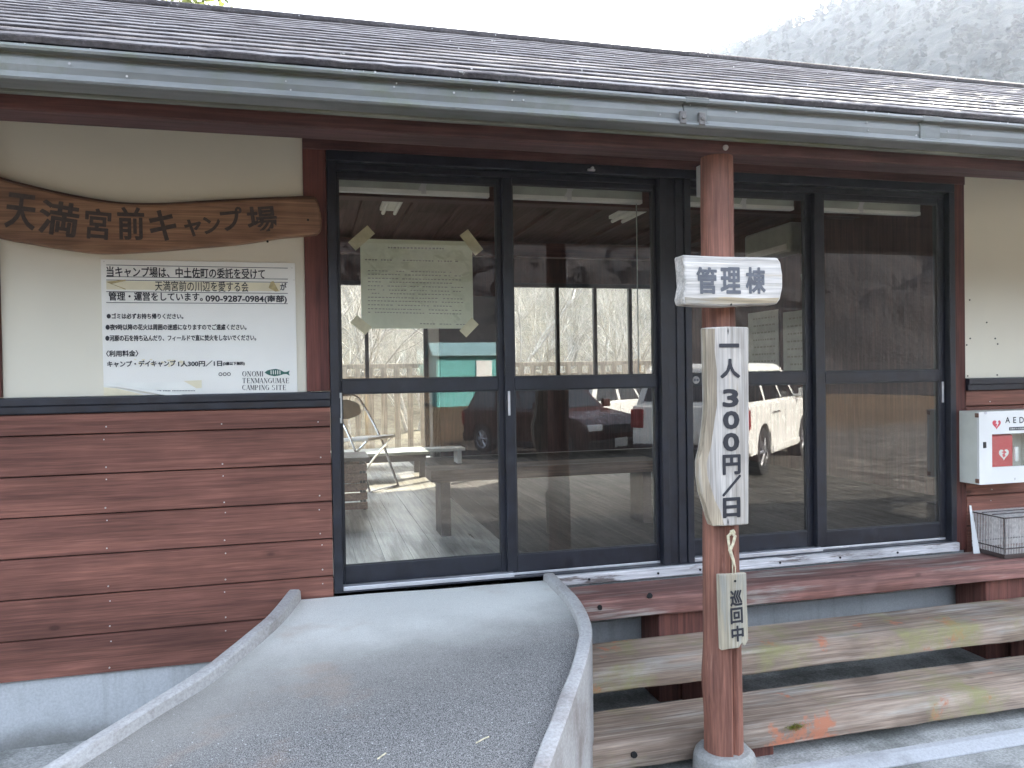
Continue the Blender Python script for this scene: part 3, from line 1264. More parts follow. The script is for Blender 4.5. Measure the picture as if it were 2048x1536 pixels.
def kerb(path, left, sgn):
    mb = MB()
    vs = []
    for i in range(N):
        o = path[i]
        n = left[i] * sgn                     # towards the ramp surface
        e = mnoise.noise(o * 6) * .005
        w_ = KW + mnoise.noise(o * 4 + Vector((5, 5, 0))) * .006
        vs += [Vector((o.x, o.y, min(o.z - .2, GZ - .08))) , o - Vector((0, 0, .004)), o + n * .005 + Vector((0, 0, e * .3)), o + n * (w_ * .5) + Vector((0, 0, .001 + e * .4)),
               o + n * (w_ - .007) + Vector((0, 0, e * .4)), o + n * w_ + Vector((0, 0, -.007)), o + n * (w_ + .004) - Vector((0, 0, KH + .03)), Vector((o.x, o.y, min(o.z - .2, GZ - .08))) + n * w_]
    fs = []
    for i in range(N - 1):
        for k in range(8):
            q = (i * 8 + k, i * 8 + (k + 1) % 8, (i + 1) * 8 + (k + 1) % 8, (i + 1) * 8 + k)
            fs.append(q if sgn > 0 else q[::-1])
    fs += [tuple(range(7, -1, -1)) if sgn > 0 else tuple(range(8)), tuple(range((N - 1) * 8, N * 8))]
    mb.add(vs, fs)
    mb.build('kerb', MAT['kerb'], RT, smooth=True, fix=True)


kerb(ik, il, 1)
kerb(ok, ol, -1)
# outer face of the ramp is a rendered wall, built with the kerb

# ------------------------------------------------------------------ steps
ST = thing('wooden_steps', 'three weathered thick plank steps on red blocks in front of the right hand doors', 'steps', (3.0, -.5, GZ))


def tread(y0, y1, z0, z1, mat, seed, x0=1.07, x1=6.2):
    mb = MB()
    n = 110
    vs = []
    for i in range(n + 1):
        x = x0 + (x1 - x0) * i / n
        e = lambda k, a=.006, f=3.0: mnoise.noise(Vector((x * f, k * 5.1, seed))) * a + mnoise.noise(Vector((x * 14, k * 3.3, seed))) * a * .35
        r = .006
        ring = [(y0 + e(1), z0 + r), (y0 + e(1), z1 - r + e(2)), (y0 + e(1) + r * .35, z1 - r * .35 + e(2)), (y0 + r + e(1), z1 + e(2)),
                ((y0 * 2 + y1) / 3, z1 + e(5) * .6 - .001), ((y0 + y1 * 2) / 3, z1 + e(6) * .6 - .001),
                (y1 - r, z1 + e(3) * .5), (y1, z1 - r), (y1, z0 + r), (y1 - r, z0), (y0 + r + e(1), z0 + e(4))]
        vs += [(x, a, b) for a, b in ring]
    m = 11
    fs = [(i * m + k, (i + 1) * m + k, (i + 1) * m + (k + 1) % m, i * m + (k + 1) % m) for i in range(n) for k in range(m)]
    fs += [tuple(range(m)), tuple(range((n + 1) * m - 1, n * m - 1, -1))]
    mb.add(vs, fs)
    return mb.build('tread', mat, ST, smooth=True, fix=True)


t1 = tread(-.302, -.034, -.157, -.064, MAT['tread1'], 1.5)
t2 = tread(-.600, -.300, -.362, -.255, MAT['tread2'], 4.2, 1.0)
t3 = tread(-.880, -.590, -.545, -.437, MAT['tread2'], 8.8, .925)
for (px, py, Y, t) in ((1300, 1192, -.304, t1), (1268, 1510, -.882, t3), (1200, 1215, -.304, t1)):
    c = at(px, py, Y)
    k = MB()
    k.tube([(c.x, Y - .004, c.z), (c.x, Y + .006, c.z)], [.011, .014], 10)
    warp(k, .003, 60)
    k.build('knot', MAT['hole'], t)
for x, w_ in ((1.50, .26), (3.42, .30), (5.3, .3)):
    mb = MB()
    mb.box(x, x + w_, -.262, -.05, -.70, -.159)
    mb.build('block', MAT['riser'], ST, bevel=.008)
for x, w_ in ((1.58, .17), (3.5, .17), (5.4, .17)):
    mb = MB()
    mb.box(x, x + w_, -.560, -.330, -.70, -.364)
    mb.build('block', MAT['riser'], ST, bevel=.008)
for x, w_ in ((1.60, .14), (3.3, .14), (5.2, .14)):
    mb = MB()
    mb.box(x, x + w_, -.845, -.640, -.70, -.547)
    mb.build('block', MAT['riser'], ST, bevel=.008)
# moss tuft on the front edge of the lowest tread
mb = MB()
c = at(1590, 1455, -.885)
rnd = random.Random(11)
for _ in range(420):
    p = Vector((c.x + rnd.gauss(0, .022), -.884 + rnd.uniform(-.008, .004), c.z + rnd.gauss(0, .006) + .002))
    d = Vector((rnd.gauss(0, .6), -rnd.uniform(.2, 1), rnd.uniform(-.2, 1))).normalized() * rnd.uniform(.004, .011)
    s = d.cross(Vector((rnd.random(), rnd.random(), rnd.random()))).normalized() * .0011
    mb.add([p - s, p + s, p + d], [(0, 1, 2)])
o = tag(mb.build('moss_tuft', MAT['moss'], loc=(c.x, -.885, c.z)), 'small bright green moss tuft on the front of the lowest step', 'moss')

# ------------------------------------------------------------------ porch post
PX, PY = 1.437, -.97
PT = thing('porch_post', 'red brown peeled log post holding up the eaves, standing on a round concrete footing', 'post', (PX, PY, GZ))
mb = MB()
nn, hh = 40, 64
zb, zt = -.475, 1.811
vs = []
for j in range(hh + 1):
    t = j / hh
    z = zb + (zt - zb) * t
    r = .0735 - .012 * t
    for k in range(nn):
        a = 2 * math.pi * k / nn
        rr = r + mnoise.noise(Vector((math.cos(a) * 1.1, math.sin(a) * 1.1, z * 1.6))) * .005 + mnoise.noise(Vector((math.cos(a) * 4, math.sin(a) * 4, z * 1.3))) * .0015
        # a bulge low on the left, long drying cracks on the front
        rr += .010 * math.exp(-((z + .19) / .09) ** 2) * max(0, -math.cos(a)) ** 2
        for ca, z0_, z1_, dp in ((4.98, -.5, .28, .016), (4.35, .0, .3, .010), (5.05, 1.1, 1.8, .006)):
            i = int(ca / (2 * math.pi) * nn)
            if k == i and z0_ < z < z1_:
                rr -= dp
        vs.append((PX + rr * math.cos(a), PY + rr * math.sin(a), z))
fs = [(j * nn + k, j * nn + (k + 1) % nn, (j + 1) * nn + (k + 1) % nn, (j + 1) * nn + k) for j in range(hh) for k in range(nn)]
fs += [tuple(range(nn - 1, -1, -1)), tuple(range(hh * nn, (hh + 1) * nn))]
mb.add(vs, fs)
pl = mb.build('log', MAT['logpost'], PT, smooth=True)
mb = MB()
mb.tube([(PX, PY, -.75), (PX, PY, -.50), (PX, PY, -.485), (PX, PY, -.472)], [.135, .118, .113, .098], 40)
warp(mb, .006, 14)
mb.build('footing', MAT['footing'], PT, smooth=False, bevel=.006, angle=50)
c = at(1448, 318, PY - .06)
mb = MB()
mb.tube([(PX + .0, -1.0365, 1.832), (PX, -1.046, 1.832)], [.011, .008], 12)
mb.build('bolt', MAT['nail'], PT)


def outline(pix, Y):
    return [((q := at(x, y, Y)).x, q.z) for x, y in pix]


def smooth_closed(pix, k=3):
    n = len(pix)
    out = []
    for i in range(n):
        a, b, c, d = [Vector((*pix[(i + j) % n], 0)) for j in (-1, 0, 1, 2)]
        for s in range(k):
            t = s / k
            p = .5 * ((2 * b) + (c - a) * t + (2 * a - 5 * b + 4 * c - d) * t * t + (3 * b - a - 3 * c + d) * t ** 3)
            out.append((p.x, p.y))
    return out


# plaque with the office name
PYF = -1.115
pix = [(1366, 509), (1400, 511), (1450, 513), (1505, 514), (1556, 515), (1562, 525), (1566, 550), (1566, 575), (1561, 598), (1554, 609), (1500, 610), (1450, 613), (1400, 611),
       (1369, 609), (1366, 597), (1371, 570), (1369, 540)]
q = at(1465, 612, PYF)
T = thing('office_plaque', 'silvery wooden plaque across the porch post lettered with three grey characters', 'sign', (q.x, PYF + .03, q.z))
mb = MB()
ol_ = outline(pix, PYF)
mb.prism(ol_, PYF, PYF + .075)
mb.build('board', MAT['greywood'], T, bevel=.008, seg=3, angle=50)
mb = MB()
for ch, x in (('管', 1413), ('理', 1461), ('棟', 1511)):
    c = at(x, 561, PYF)
    mb.text(ch, c.x, c.z, .079, .094, PYF - .0012, bold=.010)
mb.thick(.0022).build('lettering', MAT['greyink'], T)
mb = MB()
c = at(1462, 609, PYF)
mb.tube([(c.x, PYF - .003, c.z), (c.x, PYF + .002, c.z)], .004, 8)
mb.build('nail', MAT['hole'], T)

mb = MB()
mb.prism(outline([(1369, 594), (1400, 596), (1450, 594), (1500, 597), (1559, 596), (1553, 605), (1500, 607), (1450, 609), (1400, 607), (1371, 605)], PYF), PYF - .002, PYF + .002)
warp(mb, .002, 40)
mb.build('bark_strip', MAT['barkstriph'], T)

# price board
PYF = -1.085
pix = [(1412, 655), (1455, 653), (1498, 654), (1498, 750), (1499, 850), (1498, 950), (1498, 1049), (1462, 1052), (1426, 1053), (1420, 1035), (1413, 1010), (1405, 985), (1401, 955), (1400, 925), (1408, 890),
       (1413, 850), (1416, 810), (1414, 740)]
q = at(1455, 1053, PYF)
T = thing('price_board', 'tall weathered board with one wavy bark edge giving the price per person per day', 'sign', (q.x, PYF + .03, q.z))
mb = MB()
mb.prism(outline(pix, PYF), PYF, PYF + .045)
mb.build('board', MAT['greywoodv'], T, bevel=.006, seg=3, angle=55)
mb = MB()
for ch, x, y, w_, h_ in (('一', 1458, 691, 38, 5), ('人', 1460, 737, 38, 36), ('3', 1461, 796, 30, 33), ('0', 1462, 840, 31, 33), ('0', 1462, 884, 31, 33), ('円', 1463, 929, 34, 36), ('／', 1463, 971, 36, 38), ('日', 1463, 1015, 33, 36)):
    c = at(x, y, PYF)
    a, b = at(x - w_ / 2, y - h_ / 2, PYF), at(x + w_ / 2, y + h_ / 2, PYF)
    mb.text(ch, c.x, c.z, b.x - a.x, a.z - b.z, PYF - .0012, bold=.012 if ch in '300' else .008)
mb.thick(.0028).build('lettering', MAT['ink'], T)
mb = MB()
lft = [(1410, 657), (1412, 740), (1414, 810), (1411, 850), (1406, 890), (1398, 925), (1399, 955), (1403, 985), (1411, 1010), (1418, 1035), (1424, 1052)]
rgt = [(1448, 1050), (1440, 1020), (1430, 1000), (1422, 975), (1414, 950), (1413, 925), (1422, 890), (1428, 850), (1434, 810), (1433, 740), (1429, 700), (1430, 657)]
mb.prism(outline(lft + rgt, PYF), PYF - .0022, PYF + .030)
warp(mb, .0015, 40)
mb.build('bark_strip', MAT['barkstrip'], T, bevel=.0015, angle=60)
for y in (662, 1044):
    mb = MB()
    c = at(1456, y, PYF)
    mb.prism([(c.x - .0025, c.z), (c.x, c.z - .014), (c.x + .0025, c.z), (c.x, c.z + .014)], PYF - .001, PYF + .001)
    mb.build('split', MAT['hole'], T)

# hanging tag with its cord
PYF = -1.072
pix = [(1438, 1150), (1465, 1149), (1493, 1146), (1494, 1200), (1496, 1250), (1497, 1280), (1490, 1292), (1484, 1286), (1478, 1296), (1460, 1298), (1443, 1301), (1441, 1250), (1439, 1200)]
q = at(1468, 1150, PYF)
T = thing('hanging_tag', 'small yellowed wooden tag with three black characters hung from a cord on the post', 'sign', (q.x, PYF, q.z))
mb = MB()
mb.prism(outline(pix, PYF), PYF, PYF + .022)
mb.build('board', MAT['tagwood'], T, bevel=.0025, seg=2, angle=55)
mb = MB()
for ch, x, y in (('巡', 1472, 1196), ('回', 1473, 1231), ('中', 1475, 1267)):
    c = at(x, y, PYF)
    mb.text(ch, c.x, c.z, .049, .058, PYF - .0012, bold=.010, rot=R(1.5))
mb.thick(.0014).build('lettering', MAT['ink'], T)
mb = MB()
c = at(1470, 1162, PYF)
mb.tube([(c.x, PYF - .002, c.z), (c.x, PYF + .002, c.z)], .0045, 10)
mb.build('hole', MAT['hole'], T)
mb = MB()
yy = PY - .083
pts = [at(x, y, yy) for x, y in ((1463, 1066), (1456, 1072), (1458, 1090), (1462, 1108), (1466, 1120), (1465, 1135), (1466, 1160))]
mb.tube(pts, [.006, .006, .005, .006, .005, .0022, .0022], 8)
pts = [at(x, y, yy - .006) for x, y in ((1463, 1066), (1470, 1072), (1466, 1088), (1460, 1100), (1466, 1118), (1471, 1135), (1470, 1160))]
mb.tube(pts, [.006, .0065, .0055, .007, .006, .0022, .0022], 8)
c = at(1463, 1064, yy)
mb.tube([c + Vector((-.006, 0, 0)), c + Vector((.004, -.006, .004)), c + Vector((.012, 0, -.004))], [.006, .008, .006], 8)
mb.build('cord', MAT['rope'], T, smooth=True)

# white sensor box beside the post
mb = MB()
a, b = at(1393, 333, -.02), at(1407, 395, -.02)
mb.box(a.x, b.x, -.060, -.0135, b.z, a.z)
tag(mb.build('sensor_box', MAT['whitepl'], bevel=.004, loc=(a.x, -.02, b.z)), 'slim upright white box fixed over the doors beside the porch post', 'sensor')

# ------------------------------------------------------------------ carved log slice sign
Y = -.06
pix = [(-150, 300), (-80, 325), (0, 357), (60, 373), (120, 387), (200, 402), (260, 408), (330, 408), (450, 401), (560, 396), (612, 394), (632, 398), (640, 420), (643, 445), (639, 464),
       (618, 470), (560, 475), (480, 487), (400, 494), (300, 502), (200, 506), (120, 497), (60, 487), (0, 476), (-80, 452), (-150, 430)]
q = at(320, 500, Y)
T = thing('carved_sign', 'long wavy brown log slice carved with the campsite name, hung on the cream wall', 'sign', (q.x, Y + .03, q.z))
mb = MB()
o2 = outline(smooth_closed(pix, 3), Y)
mb.prism(o2, Y, Y + .055)
mb.build('slab', MAT['carved'], T, bevel=.012, seg=3, angle=45)
# dark bark rim along the upper edge, just behind the face
mb = MB()
cx_, cz_ = sum(p[0] for p in o2) / len(o2), 0
mb.prism([(x, z + .010) for x, z in o2], Y + .016, Y + .052)
mb.build('bark_edge', MAT['barkedge'], T, bevel=.004, angle=45)
mb = MB()
for ch, x, y, w_, h_, rt in (('天', 42, 423, 62, 72, -6), ('満', 118, 437, 80, 70, -8), ('宮', 196, 448, 52, 62, -4), ('前', 262, 447, 54, 66, 0), ('キ', 326, 451, 54, 62, 4), ('ャ', 386, 456, 34, 34, 4),
                             ('ン', 424, 450, 34, 34, 8), ('プ', 464, 438, 44, 46, 8), ('場', 524, 438, 60, 52, 6)):
    c, a, b = at(x, y, Y), at(x - w_ / 2, y - h_ / 2, Y), at(x + w_ / 2, y + h_ / 2, Y)
    mb.text(ch, c.x, c.z, b.x - a.x, a.z - b.z, Y - .0012, bold=.012, rot=R(rt))
mb.thick(.0016).build('lettering', MAT['fadedink'], T)
mb = MB()
for x, y in ((616, 440), (535, 483)):
    c = at(x, y, Y)
    mb.tube([(c.x, Y - .004, c.z), (c.x, Y + .004, c.z)], .005, 10)
mb.build('nail', MAT['hole'], T)

# ------------------------------------------------------------------ information board
Y = .004
q = at(395, 795, Y)
T = thing('information_board', 'white printed notice board with campsite rules and a fish emblem on the cream wall', 'sign', (q.x, Y, q.z))
tl, tr, br, bl = at(200, 517, Y), at(590, 528, Y), at(590, 790, Y), at(203, 797, Y)
X0, X1, ZT, ZB = tl.x + .002, tr.x, tl.z - .003, bl.z + .004
mb = MB()
mb.box(X0, X1, Y, Y + .007, ZB, ZT)
mb.build('panel', MAT['board'], T, bevel=.0015)
YT = Y - .0012


def U(zx, zy):
    """zoomed photo reading -> pixel of the photo"""
    return zx / 2.926, zy / 2.926 + 480


def line(mb, s, zx0, zx1, zy0, zy1, bold=.0, fit=True):
    zy = (zy0 + zy1) / 2
    c = at(*U((zx0 + zx1) / 2, zy), Y)
    a, b = at(*U(zx0, zy), Y), at(*U(zx1, zy), Y)
    t, d = at(*U((zx0 + zx1) / 2, zy0), Y), at(*U((zx0 + zx1) / 2, zy1), Y)
    mb.text(s, c.x, c.z, b.x - a.x, t.z - d.z, YT, bold=bold)


tx = MB()
line(tx, '当キャンプ場は、中土佐町の委託を受けて', 636, 1560, 162, 222, .006)
line(tx, '管理・運営をしています。', 640, 1190, 306, 356, .008)
line(tx, '090-9287-0984', 1205, 1545, 326, 362, .012)
line(tx, '(南部)', 1548, 1678, 324, 370, .012)
line(tx, 'が', 1640, 1676, 252, 294, .006)
line(tx, '●ゴミは必ずお持ち帰りください。', 628, 1075, 430, 462, .005)
line(tx, '●夜9時以降の花火は周囲の迷惑になりますのでご遠慮ください。', 628, 1450, 493, 527, .005)
line(tx, '●河原の石を持ち込んだり、フィールドで直に焚火をしないでください。', 628, 1508, 556, 590, .005)
line(tx, '〈利用料金〉', 622, 810, 646, 682, .010)
line(tx, 'キャンプ・デイキャンプ', 630, 1030, 706, 742, .010)
line(tx, '1人300円／1日', 1044, 1300, 706, 740, .014)
line(tx, '(3歳以下無料)', 1306, 1432, 713, 735, .01)
line(tx, '○○○', 1280, 1350, 775, 795, .0)
tx.thick(.0006).build('lettering', MAT['ink'], T)
# rules above, between and below the heading lines
rl = MB()
for zy in (146, 214, 234, 310 - 8, 366):
    a, b = at(*U(622, zy), Y), at(*U(1684, zy + 6), Y)
    rl.box(a.x, b.x, YT - .0002, Y + .001, a.z - .0012, a.z + .0012)
rl.build('ruled_lines', MAT['ink'], T)
st = MB()
a, b = at(*U(622, 238), Y), at(*U(1640, 300), Y)
st.box(a.x, b.x, Y - .0008, Y + .001, b.z, a.z)
so = st.build('sticker', MAT['sticker'], T)
l2 = MB()
zy = 272
c, a2, b2 = at(*U(1185, zy), Y), at(*U(910, zy), Y), at(*U(1458, zy), Y)
l2.text('天満宮前の川辺を愛する会', c.x, c.z, b2.x - a2.x, .046, Y - .0018, bold=.008)
l2.build('lettering', MAT['ink'], so)
g_ = MB()
for pts in (((622, 245), (735, 232), (735, 240), (650, 258), (735, 285), (735, 292)), ((1585, 245), (1600, 240), (1632, 300), (1612, 302), (1572, 280))):
    g_.prism([((v := at(*U(*p), Y)).x, v.z) for p in pts], Y - .0016, Y - .0005)
g_.build('curled_corner', MAT['stickerdark'], so)
# glue stain over the price line
gl = MB()
rnd = random.Random(2)
for _ in range(26):
    zx, zy = rnd.uniform(790, 1085), rnd.uniform(697, 742)
    c = at(*U(zx, zy), Y)
    n = 7
    r0 = rnd.uniform(.002, .006)
    p = [(c.x + math.cos(i / n * 6.28) * r0 * rnd.uniform(1, 2.2), c.z + math.sin(i / n * 6.28) * r0 * rnd.uniform(.5, 1)) for i in range(n)]
    gl.prism(p, Y - .0007 - _ * 1e-5, Y + .0005)
gl.build('glue_stain', MAT['sticker'], T)
# peeling strip at the bottom
pe = MB()
a, b = at(*U(607, 838), Y), at(*U(1185, 890), Y)
pe.box(a.x, b.x, Y - .0007, Y + .001, b.z, a.z)
po = pe.build('strip', MAT['peel'], T)
p2 = MB()
p2.prism([((v := at(*U(*p), Y)).x, v.z) for p in ((1075, 825), (1180, 820), (1180, 865), (1150, 868))], Y - .0016, Y - .0007)
p2.build('glue_stain', MAT['sticker'], po)
p2 = MB()
p2.prism([((v := at(*U(*p), Y)).x, v.z) for p in ((607, 862), (680, 868), (840, 905), (607, 912))], Y - .0016, Y - .0007)
p2.build('glue_stain', MAT['sticker'], po)
p3 = MB()
ps = [at(*U(x, y), Y - .002 - k * .007) for k, (x, y) in enumerate(((607, 853), (700, 858), (820, 876), (960, 900), (1122, 926)))]
wd = [.004, .006, .008, .009, .008]
vs = []
for p, d in zip(ps, wd):
    vs += [p + Vector((0, 0, d)), p - Vector((0, 0, d * .6)), p - Vector((0, -.0012, d * .6)), p + Vector((0, .0012, d))]
p3.add(vs, [(i * 4 + k, i * 4 + (k + 1) % 4, i * 4 + 4 + (k + 1) % 4, i * 4 + 4 + k) for i in range(4) for k in range(4)] + [(3, 2, 1, 0), (16, 17, 18, 19)])
p3.build('peeling_film', MAT['peel'], po, fix=True)
l3 = MB()
for zx in range(850, 1140, 9):
    if random.random() < .8:
        c = at(*U(zx, 882), Y)
        l3.box(c.x - .0022, c.x + .0022, Y - .0016, Y - .0007, c.z - .002, c.z + .002)
l3.build('small_print', MAT['greyink'], po)
# emblem : fish and name in condensed serif capitals
em = MB()


def serif_line(mb, s, zx0, zx1, zy0, zy1):
    """thick and thin capitals with hairline serifs, drawn from strokes in a 10 x 10 cell"""
    S = {'O': [('o',)], 'N': [('t', 2, 0, 2, 10), ('T', 2, 10, 8, 0), ('t', 8, 0, 8, 10), ('s', 2, 0), ('s', 2, 10), ('s', 8, 10)],
         'M': [('t', 1, 0, 1, 10), ('T', 1.4, 10, 5, 1), ('t', 5, 1, 8.6, 10), ('T', 8.8, 0, 8.8, 10), ('s', 1, 0), ('s', 8.8, 0), ('s', 1, 10), ('s', 8.8, 10)],
         'I': [('T', 5, 0, 5, 10), ('s', 5, 0), ('s', 5, 10)], 'T': [('T', 5, 0, 5, 10), ('h', 1, 9, 9.6), ('s', 5, 0), ('v', 1, 7.5, 9.8), ('v', 9, 7.5, 9.8)],
         'E': [('T', 3, 0, 3, 10), ('h', 2, 8.6, 9.7), ('h', 2, 8.6, .3), ('h', 3, 7, 5.1), ('v', 8.6, 7.4, 9.8), ('v', 8.6, .2, 2.8), ('v', 7, 4, 6.2)],
         'A': [('t', 1.4, 0, 5, 10), ('T', 5, 10, 8.4, 0), ('h', 2.6, 7.2, 3.4), ('s', 1.4, 0), ('s', 8.4, 0)], 'G': [('c',), ('T', 8.2, 0.6, 8.2, 4.6), ('h', 6, 9.4, 4.6)],
         'U': [('T', 2.4, 2.4, 2.4, 10), ('t', 8, 2.4, 8, 10), ('u',), ('s', 2.4, 10), ('s', 8, 10)], 'C': [('c',)],
         'P': [('T', 3, 0, 3, 10), ('p',), ('s', 3, 0), ('h', 2, 4, 9.8)], 'S': [('z',)]}
    n = sum(.6 if c in 'I' else (.5 if c == ' ' else 1) for c in s)
    step = (zx1 - zx0) / n
    x = zx0
    H = zy1 - zy0

    def P_(u, v, cell):
        c = at(*U(x + cell * u / 10, zy1 - H * v / 10), Y)
        return Vector((c.x, YT, c.z))

    def stroke(a, b, wd, cell):
        d = (b - a)
        if d.length < 1e-6:
            return
        nrm = Vector((-d.z, 0, d.x)).normalized() * wd / 2
        if (nrm.x * d.z - nrm.z * d.x) > 0:
            nrm = -nrm
        mb.add([a - nrm, a + nrm, b + nrm, b - nrm], [(0, 1, 2, 3)])

    def arc(cx, cz, rx, rz, a0, a1, cell, thick, k=14):
        pr = None
        for i in range(k + 1):
            a = math.radians(a0 + (a1 - a0) * i / k)
            wd = .0007 + thick * abs(math.cos(a)) ** 1.5
            p = P_(cx + rx * math.cos(a), cz + rz * math.sin(a), cell)
            if pr is not None:
                stroke(pr, p, wd, cell)
            pr = p
    TH, TN = .0036, .0010
    for ch in s:
        cell = step * (.6 if ch == 'I' else (.5 if ch == ' ' else 1))
        for k in S.get(ch, []):
            if k[0] in 'tT':
                stroke(P_(k[1], k[2], cell), P_(k[3], k[4], cell), TH if k[0] == 'T' else TN, cell)
            elif k[0] == 's':
                stroke(P_(k[1] - 1.7, k[2] + (.2 if k[2] < 5 else -.2), cell), P_(k[1] + 1.7, k[2] + (.2 if k[2] < 5 else -.2), cell), TN, cell)
            elif k[0] == 'h':
                stroke(P_(k[1], k[3], cell), P_(k[2], k[3], cell), TN, cell)
            elif k[0] == 'v':
                stroke(P_(k[1], k[2], cell), P_(k[1], k[3], cell), TN, cell)
            elif k[0] == 'o':
                arc(5, 5, 3.6, 4.8, 0, 360, cell, .0030, 22)
            elif k[0] == 'c':
                arc(5.2, 5, 3.6, 4.8, 40, 320, cell, .0030)
            elif k[0] == 'u':
                arc(5.2, 2.6, 2.8, 2.4, 180, 360, cell, .0012)
            elif k[0] == 'p':
                arc(4.6, 7.3, 3.6, 2.5, -90, 90, cell, .0030)
            elif k[0] == 'z':
                arc(5, 7.4, 2.6, 2.3, 30, 270, cell, .0022)
                arc(5, 2.6, 2.8, 2.4, -150, 90, cell, .0022)
        x += cell


serif_line(em, 'ONOMI', 1416, 1545, 768, 798)
serif_line(em, 'TENMANGUMAE', 1416, 1694, 808, 838)
serif_line(em, 'CAMPING SITE', 1416, 1676, 848, 878)
em.build('emblem_lettering', MAT['ink'], T)
fi = MB()
top = [(1548, 775), (1565, 763), (1590, 757), (1615, 754), (1640, 760), (1662, 772), (1676, 772), (1696, 764), (1690, 779), (1696, 794), (1676, 784), (1660, 785), (1635, 793), (1605, 797), (1575, 791), (1560, 784)]
fi.prism([((v := at(*U(*p), Y)).x, v.z) for p in top], YT - .0004, YT + .001)
fo = fi.build('fish_emblem', MAT['green'], T)
fs_ = MB()
for zx in (1584, 1597, 1610, 1623, 1636):
    a, b = at(*U(zx, 763), Y), at(*U(zx + 5, 786), Y)
    fs_.box(a.x, b.x, YT - .0012, YT - .0004, b.z, a.z)
fs_.build('stripes', MAT['board'], fo)
mb = MB()
for x, y in ((208, 523), (584, 536), (588, 560)):
    c = at(x, y, Y)
    mb.tube([(c.x, Y - .002, c.z), (c.x, Y + .001, c.z)], .0022, 8)
mb.build('screws', MAT['nail'], T)

# ------------------------------------------------------------------ paper taped behind the glass
Y = .092
tl, br = at(720, 477, Y), at(947, 657, Y)
T = thing('paper_notice', 'pale printed paper notice taped inside the left glass door', 'notice', ((tl.x + br.x) / 2, Y, br.z))
mb = MB()
mb.box(tl.x, br.x, Y, Y + .0006, br.z, tl.z)
m_ = G('thin paper', (.86, .87, .70), .8)
tl_ = m_.node('ShaderNodeBsdfTranslucent')
tl_.inputs[0].default_value = (.66, .70, .56, 1)
mx_ = m_.node('ShaderNodeMixShader')
mx_.inputs[0].default_value = .45
m_.link(m_.b.outputs[0], mx_.inputs[1])
m_.link(tl_.outputs[0], mx_.inputs[2])
m_.link(mx_.outputs[0], m_.nt.nodes['Material Output'].inputs[0])
mb.build('sheet', m_.m, T)
tp = MB()
for (x, y, a) in ((723, 476, 42), (943, 485, -52), (722, 650, -40), (938, 655, 45)):
    c = at(x, y, Y)
    u = Vector((math.cos(R(a)), 0, math.sin(R(a))))
    v = Vector((-u.z, 0, u.x))
    L_, W_ = (.062, .026) if y < 600 else (.045, .024)
    ps = [c + u * L_ * s1 + v * W_ * s2 for s1, s2 in ((-1, -1), (1, -1), (1, 1), (-1, 1))]
    tp.prism([(p.x, p.z) for p in ps], Y - .0022, Y - .0012)
tp.build('tape', MAT['tape'], T)
ln = MB()
rnd = random.Random(4)


def rows(y, x0, x1, h=4):
    x = x0
    while x < x1:
        w_ = rnd.uniform(3, 6)
        c = at(x, y + (x - 720) * .02, Y)
        if rnd.random() < .9:
            ln.box(c.x, c.x + w_ * .0022, Y - .0012, Y - .0002, c.z - h * .0007, c.z + h * .0007)
        x += w_ + rnd.uniform(1.5, 2.5)


rows(494, 776, 886, 5)
rows(519, 730, 918, 4)
for k, y in enumerate((541, 548, 556, 563, 571, 579, 586, 594, 601, 609, 617, 624)):
    rows(y, 736, 922 if k % 3 else 900, 3)
rows(645, 840, 930, 3)
ln.build('print', MAT['paleink'], T)

# ------------------------------------------------------------------ AED cabinet
X0, XW, YF, Z0_, Z1_ = 3.497, .44, -.148, .336, .742
T = thing('defibrillator_cabinet', 'white wall cabinet with a red heart and the letters AED on its front', 'cabinet', (X0 + XW / 2, -.08, Z0_))
mb = MB()
mb.box(X0, X0 + .012, YF + .016, -.010, Z0_, Z1_)
mb.box(X0 + XW - .012, X0 + XW, YF + .016, -.010, Z0_, Z1_)
mb.box(X0 + .0125, X0 + XW - .0125, YF + .016, -.010, Z0_, Z0_ + .012)
mb.box(X0 + .0125, X0 + XW - .0125, YF + .016, -.010, Z1_ - .012, Z1_)
mb.box(X0 + .0125, X0 + XW - .0125, -.022, -.010, Z0_ + .0125, Z1_ - .0125)
mb.build('case', MAT['offwhite'], T, bevel=.0015)
wx0, wx1, wz0, wz1 = at(1984, 870, YF).x, X0 + XW - .035, at(2000, 934, YF).z, at(2000, 868, YF).z
mb = MB()
mb.box(X0, wx0, YF, YF + .0155, Z0_, Z1_)
mb.box(wx1, X0 + XW, YF, YF + .0155, Z0_, Z1_)
mb.box(wx0 + .0002, wx1 - .0002, YF, YF + .0155, Z0_, wz0)
mb.box(wx0 + .0002, wx1 - .0002, YF, YF + .0155, wz1, Z1_)
dr = mb.build('door', MAT['whitepaint'], T)
mb = MB()
mb.box(wx0, wx1, YF + .006, YF + .009, wz0, wz1)
mb.build('window', MAT['backglass'], dr)
mb = MB()
c = at(1969, 890, YF)
mb.box(c.x - .010, c.x + .010, YF - .004, YF + .001, c.z - .017, c.z + .017)
mb.build('latch', MAT['cartrim'], dr, bevel=.002)
mb = MB()
c = at(1971, 826, YF)
mb.tube([(c.x, YF - .003, c.z), (c.x, YF + .001, c.z)], .008, 14)
mb.build('lock', MAT['alu'], dr)
mb = MB()
for z in (Z0_ + .02, Z1_ - .02):
    mb.box(X0 - .004, X0 + .010, YF + .002, YF + .026, z - .012, z + .012)
mb.build('hinge', MAT['rust'], T, bevel=.002)


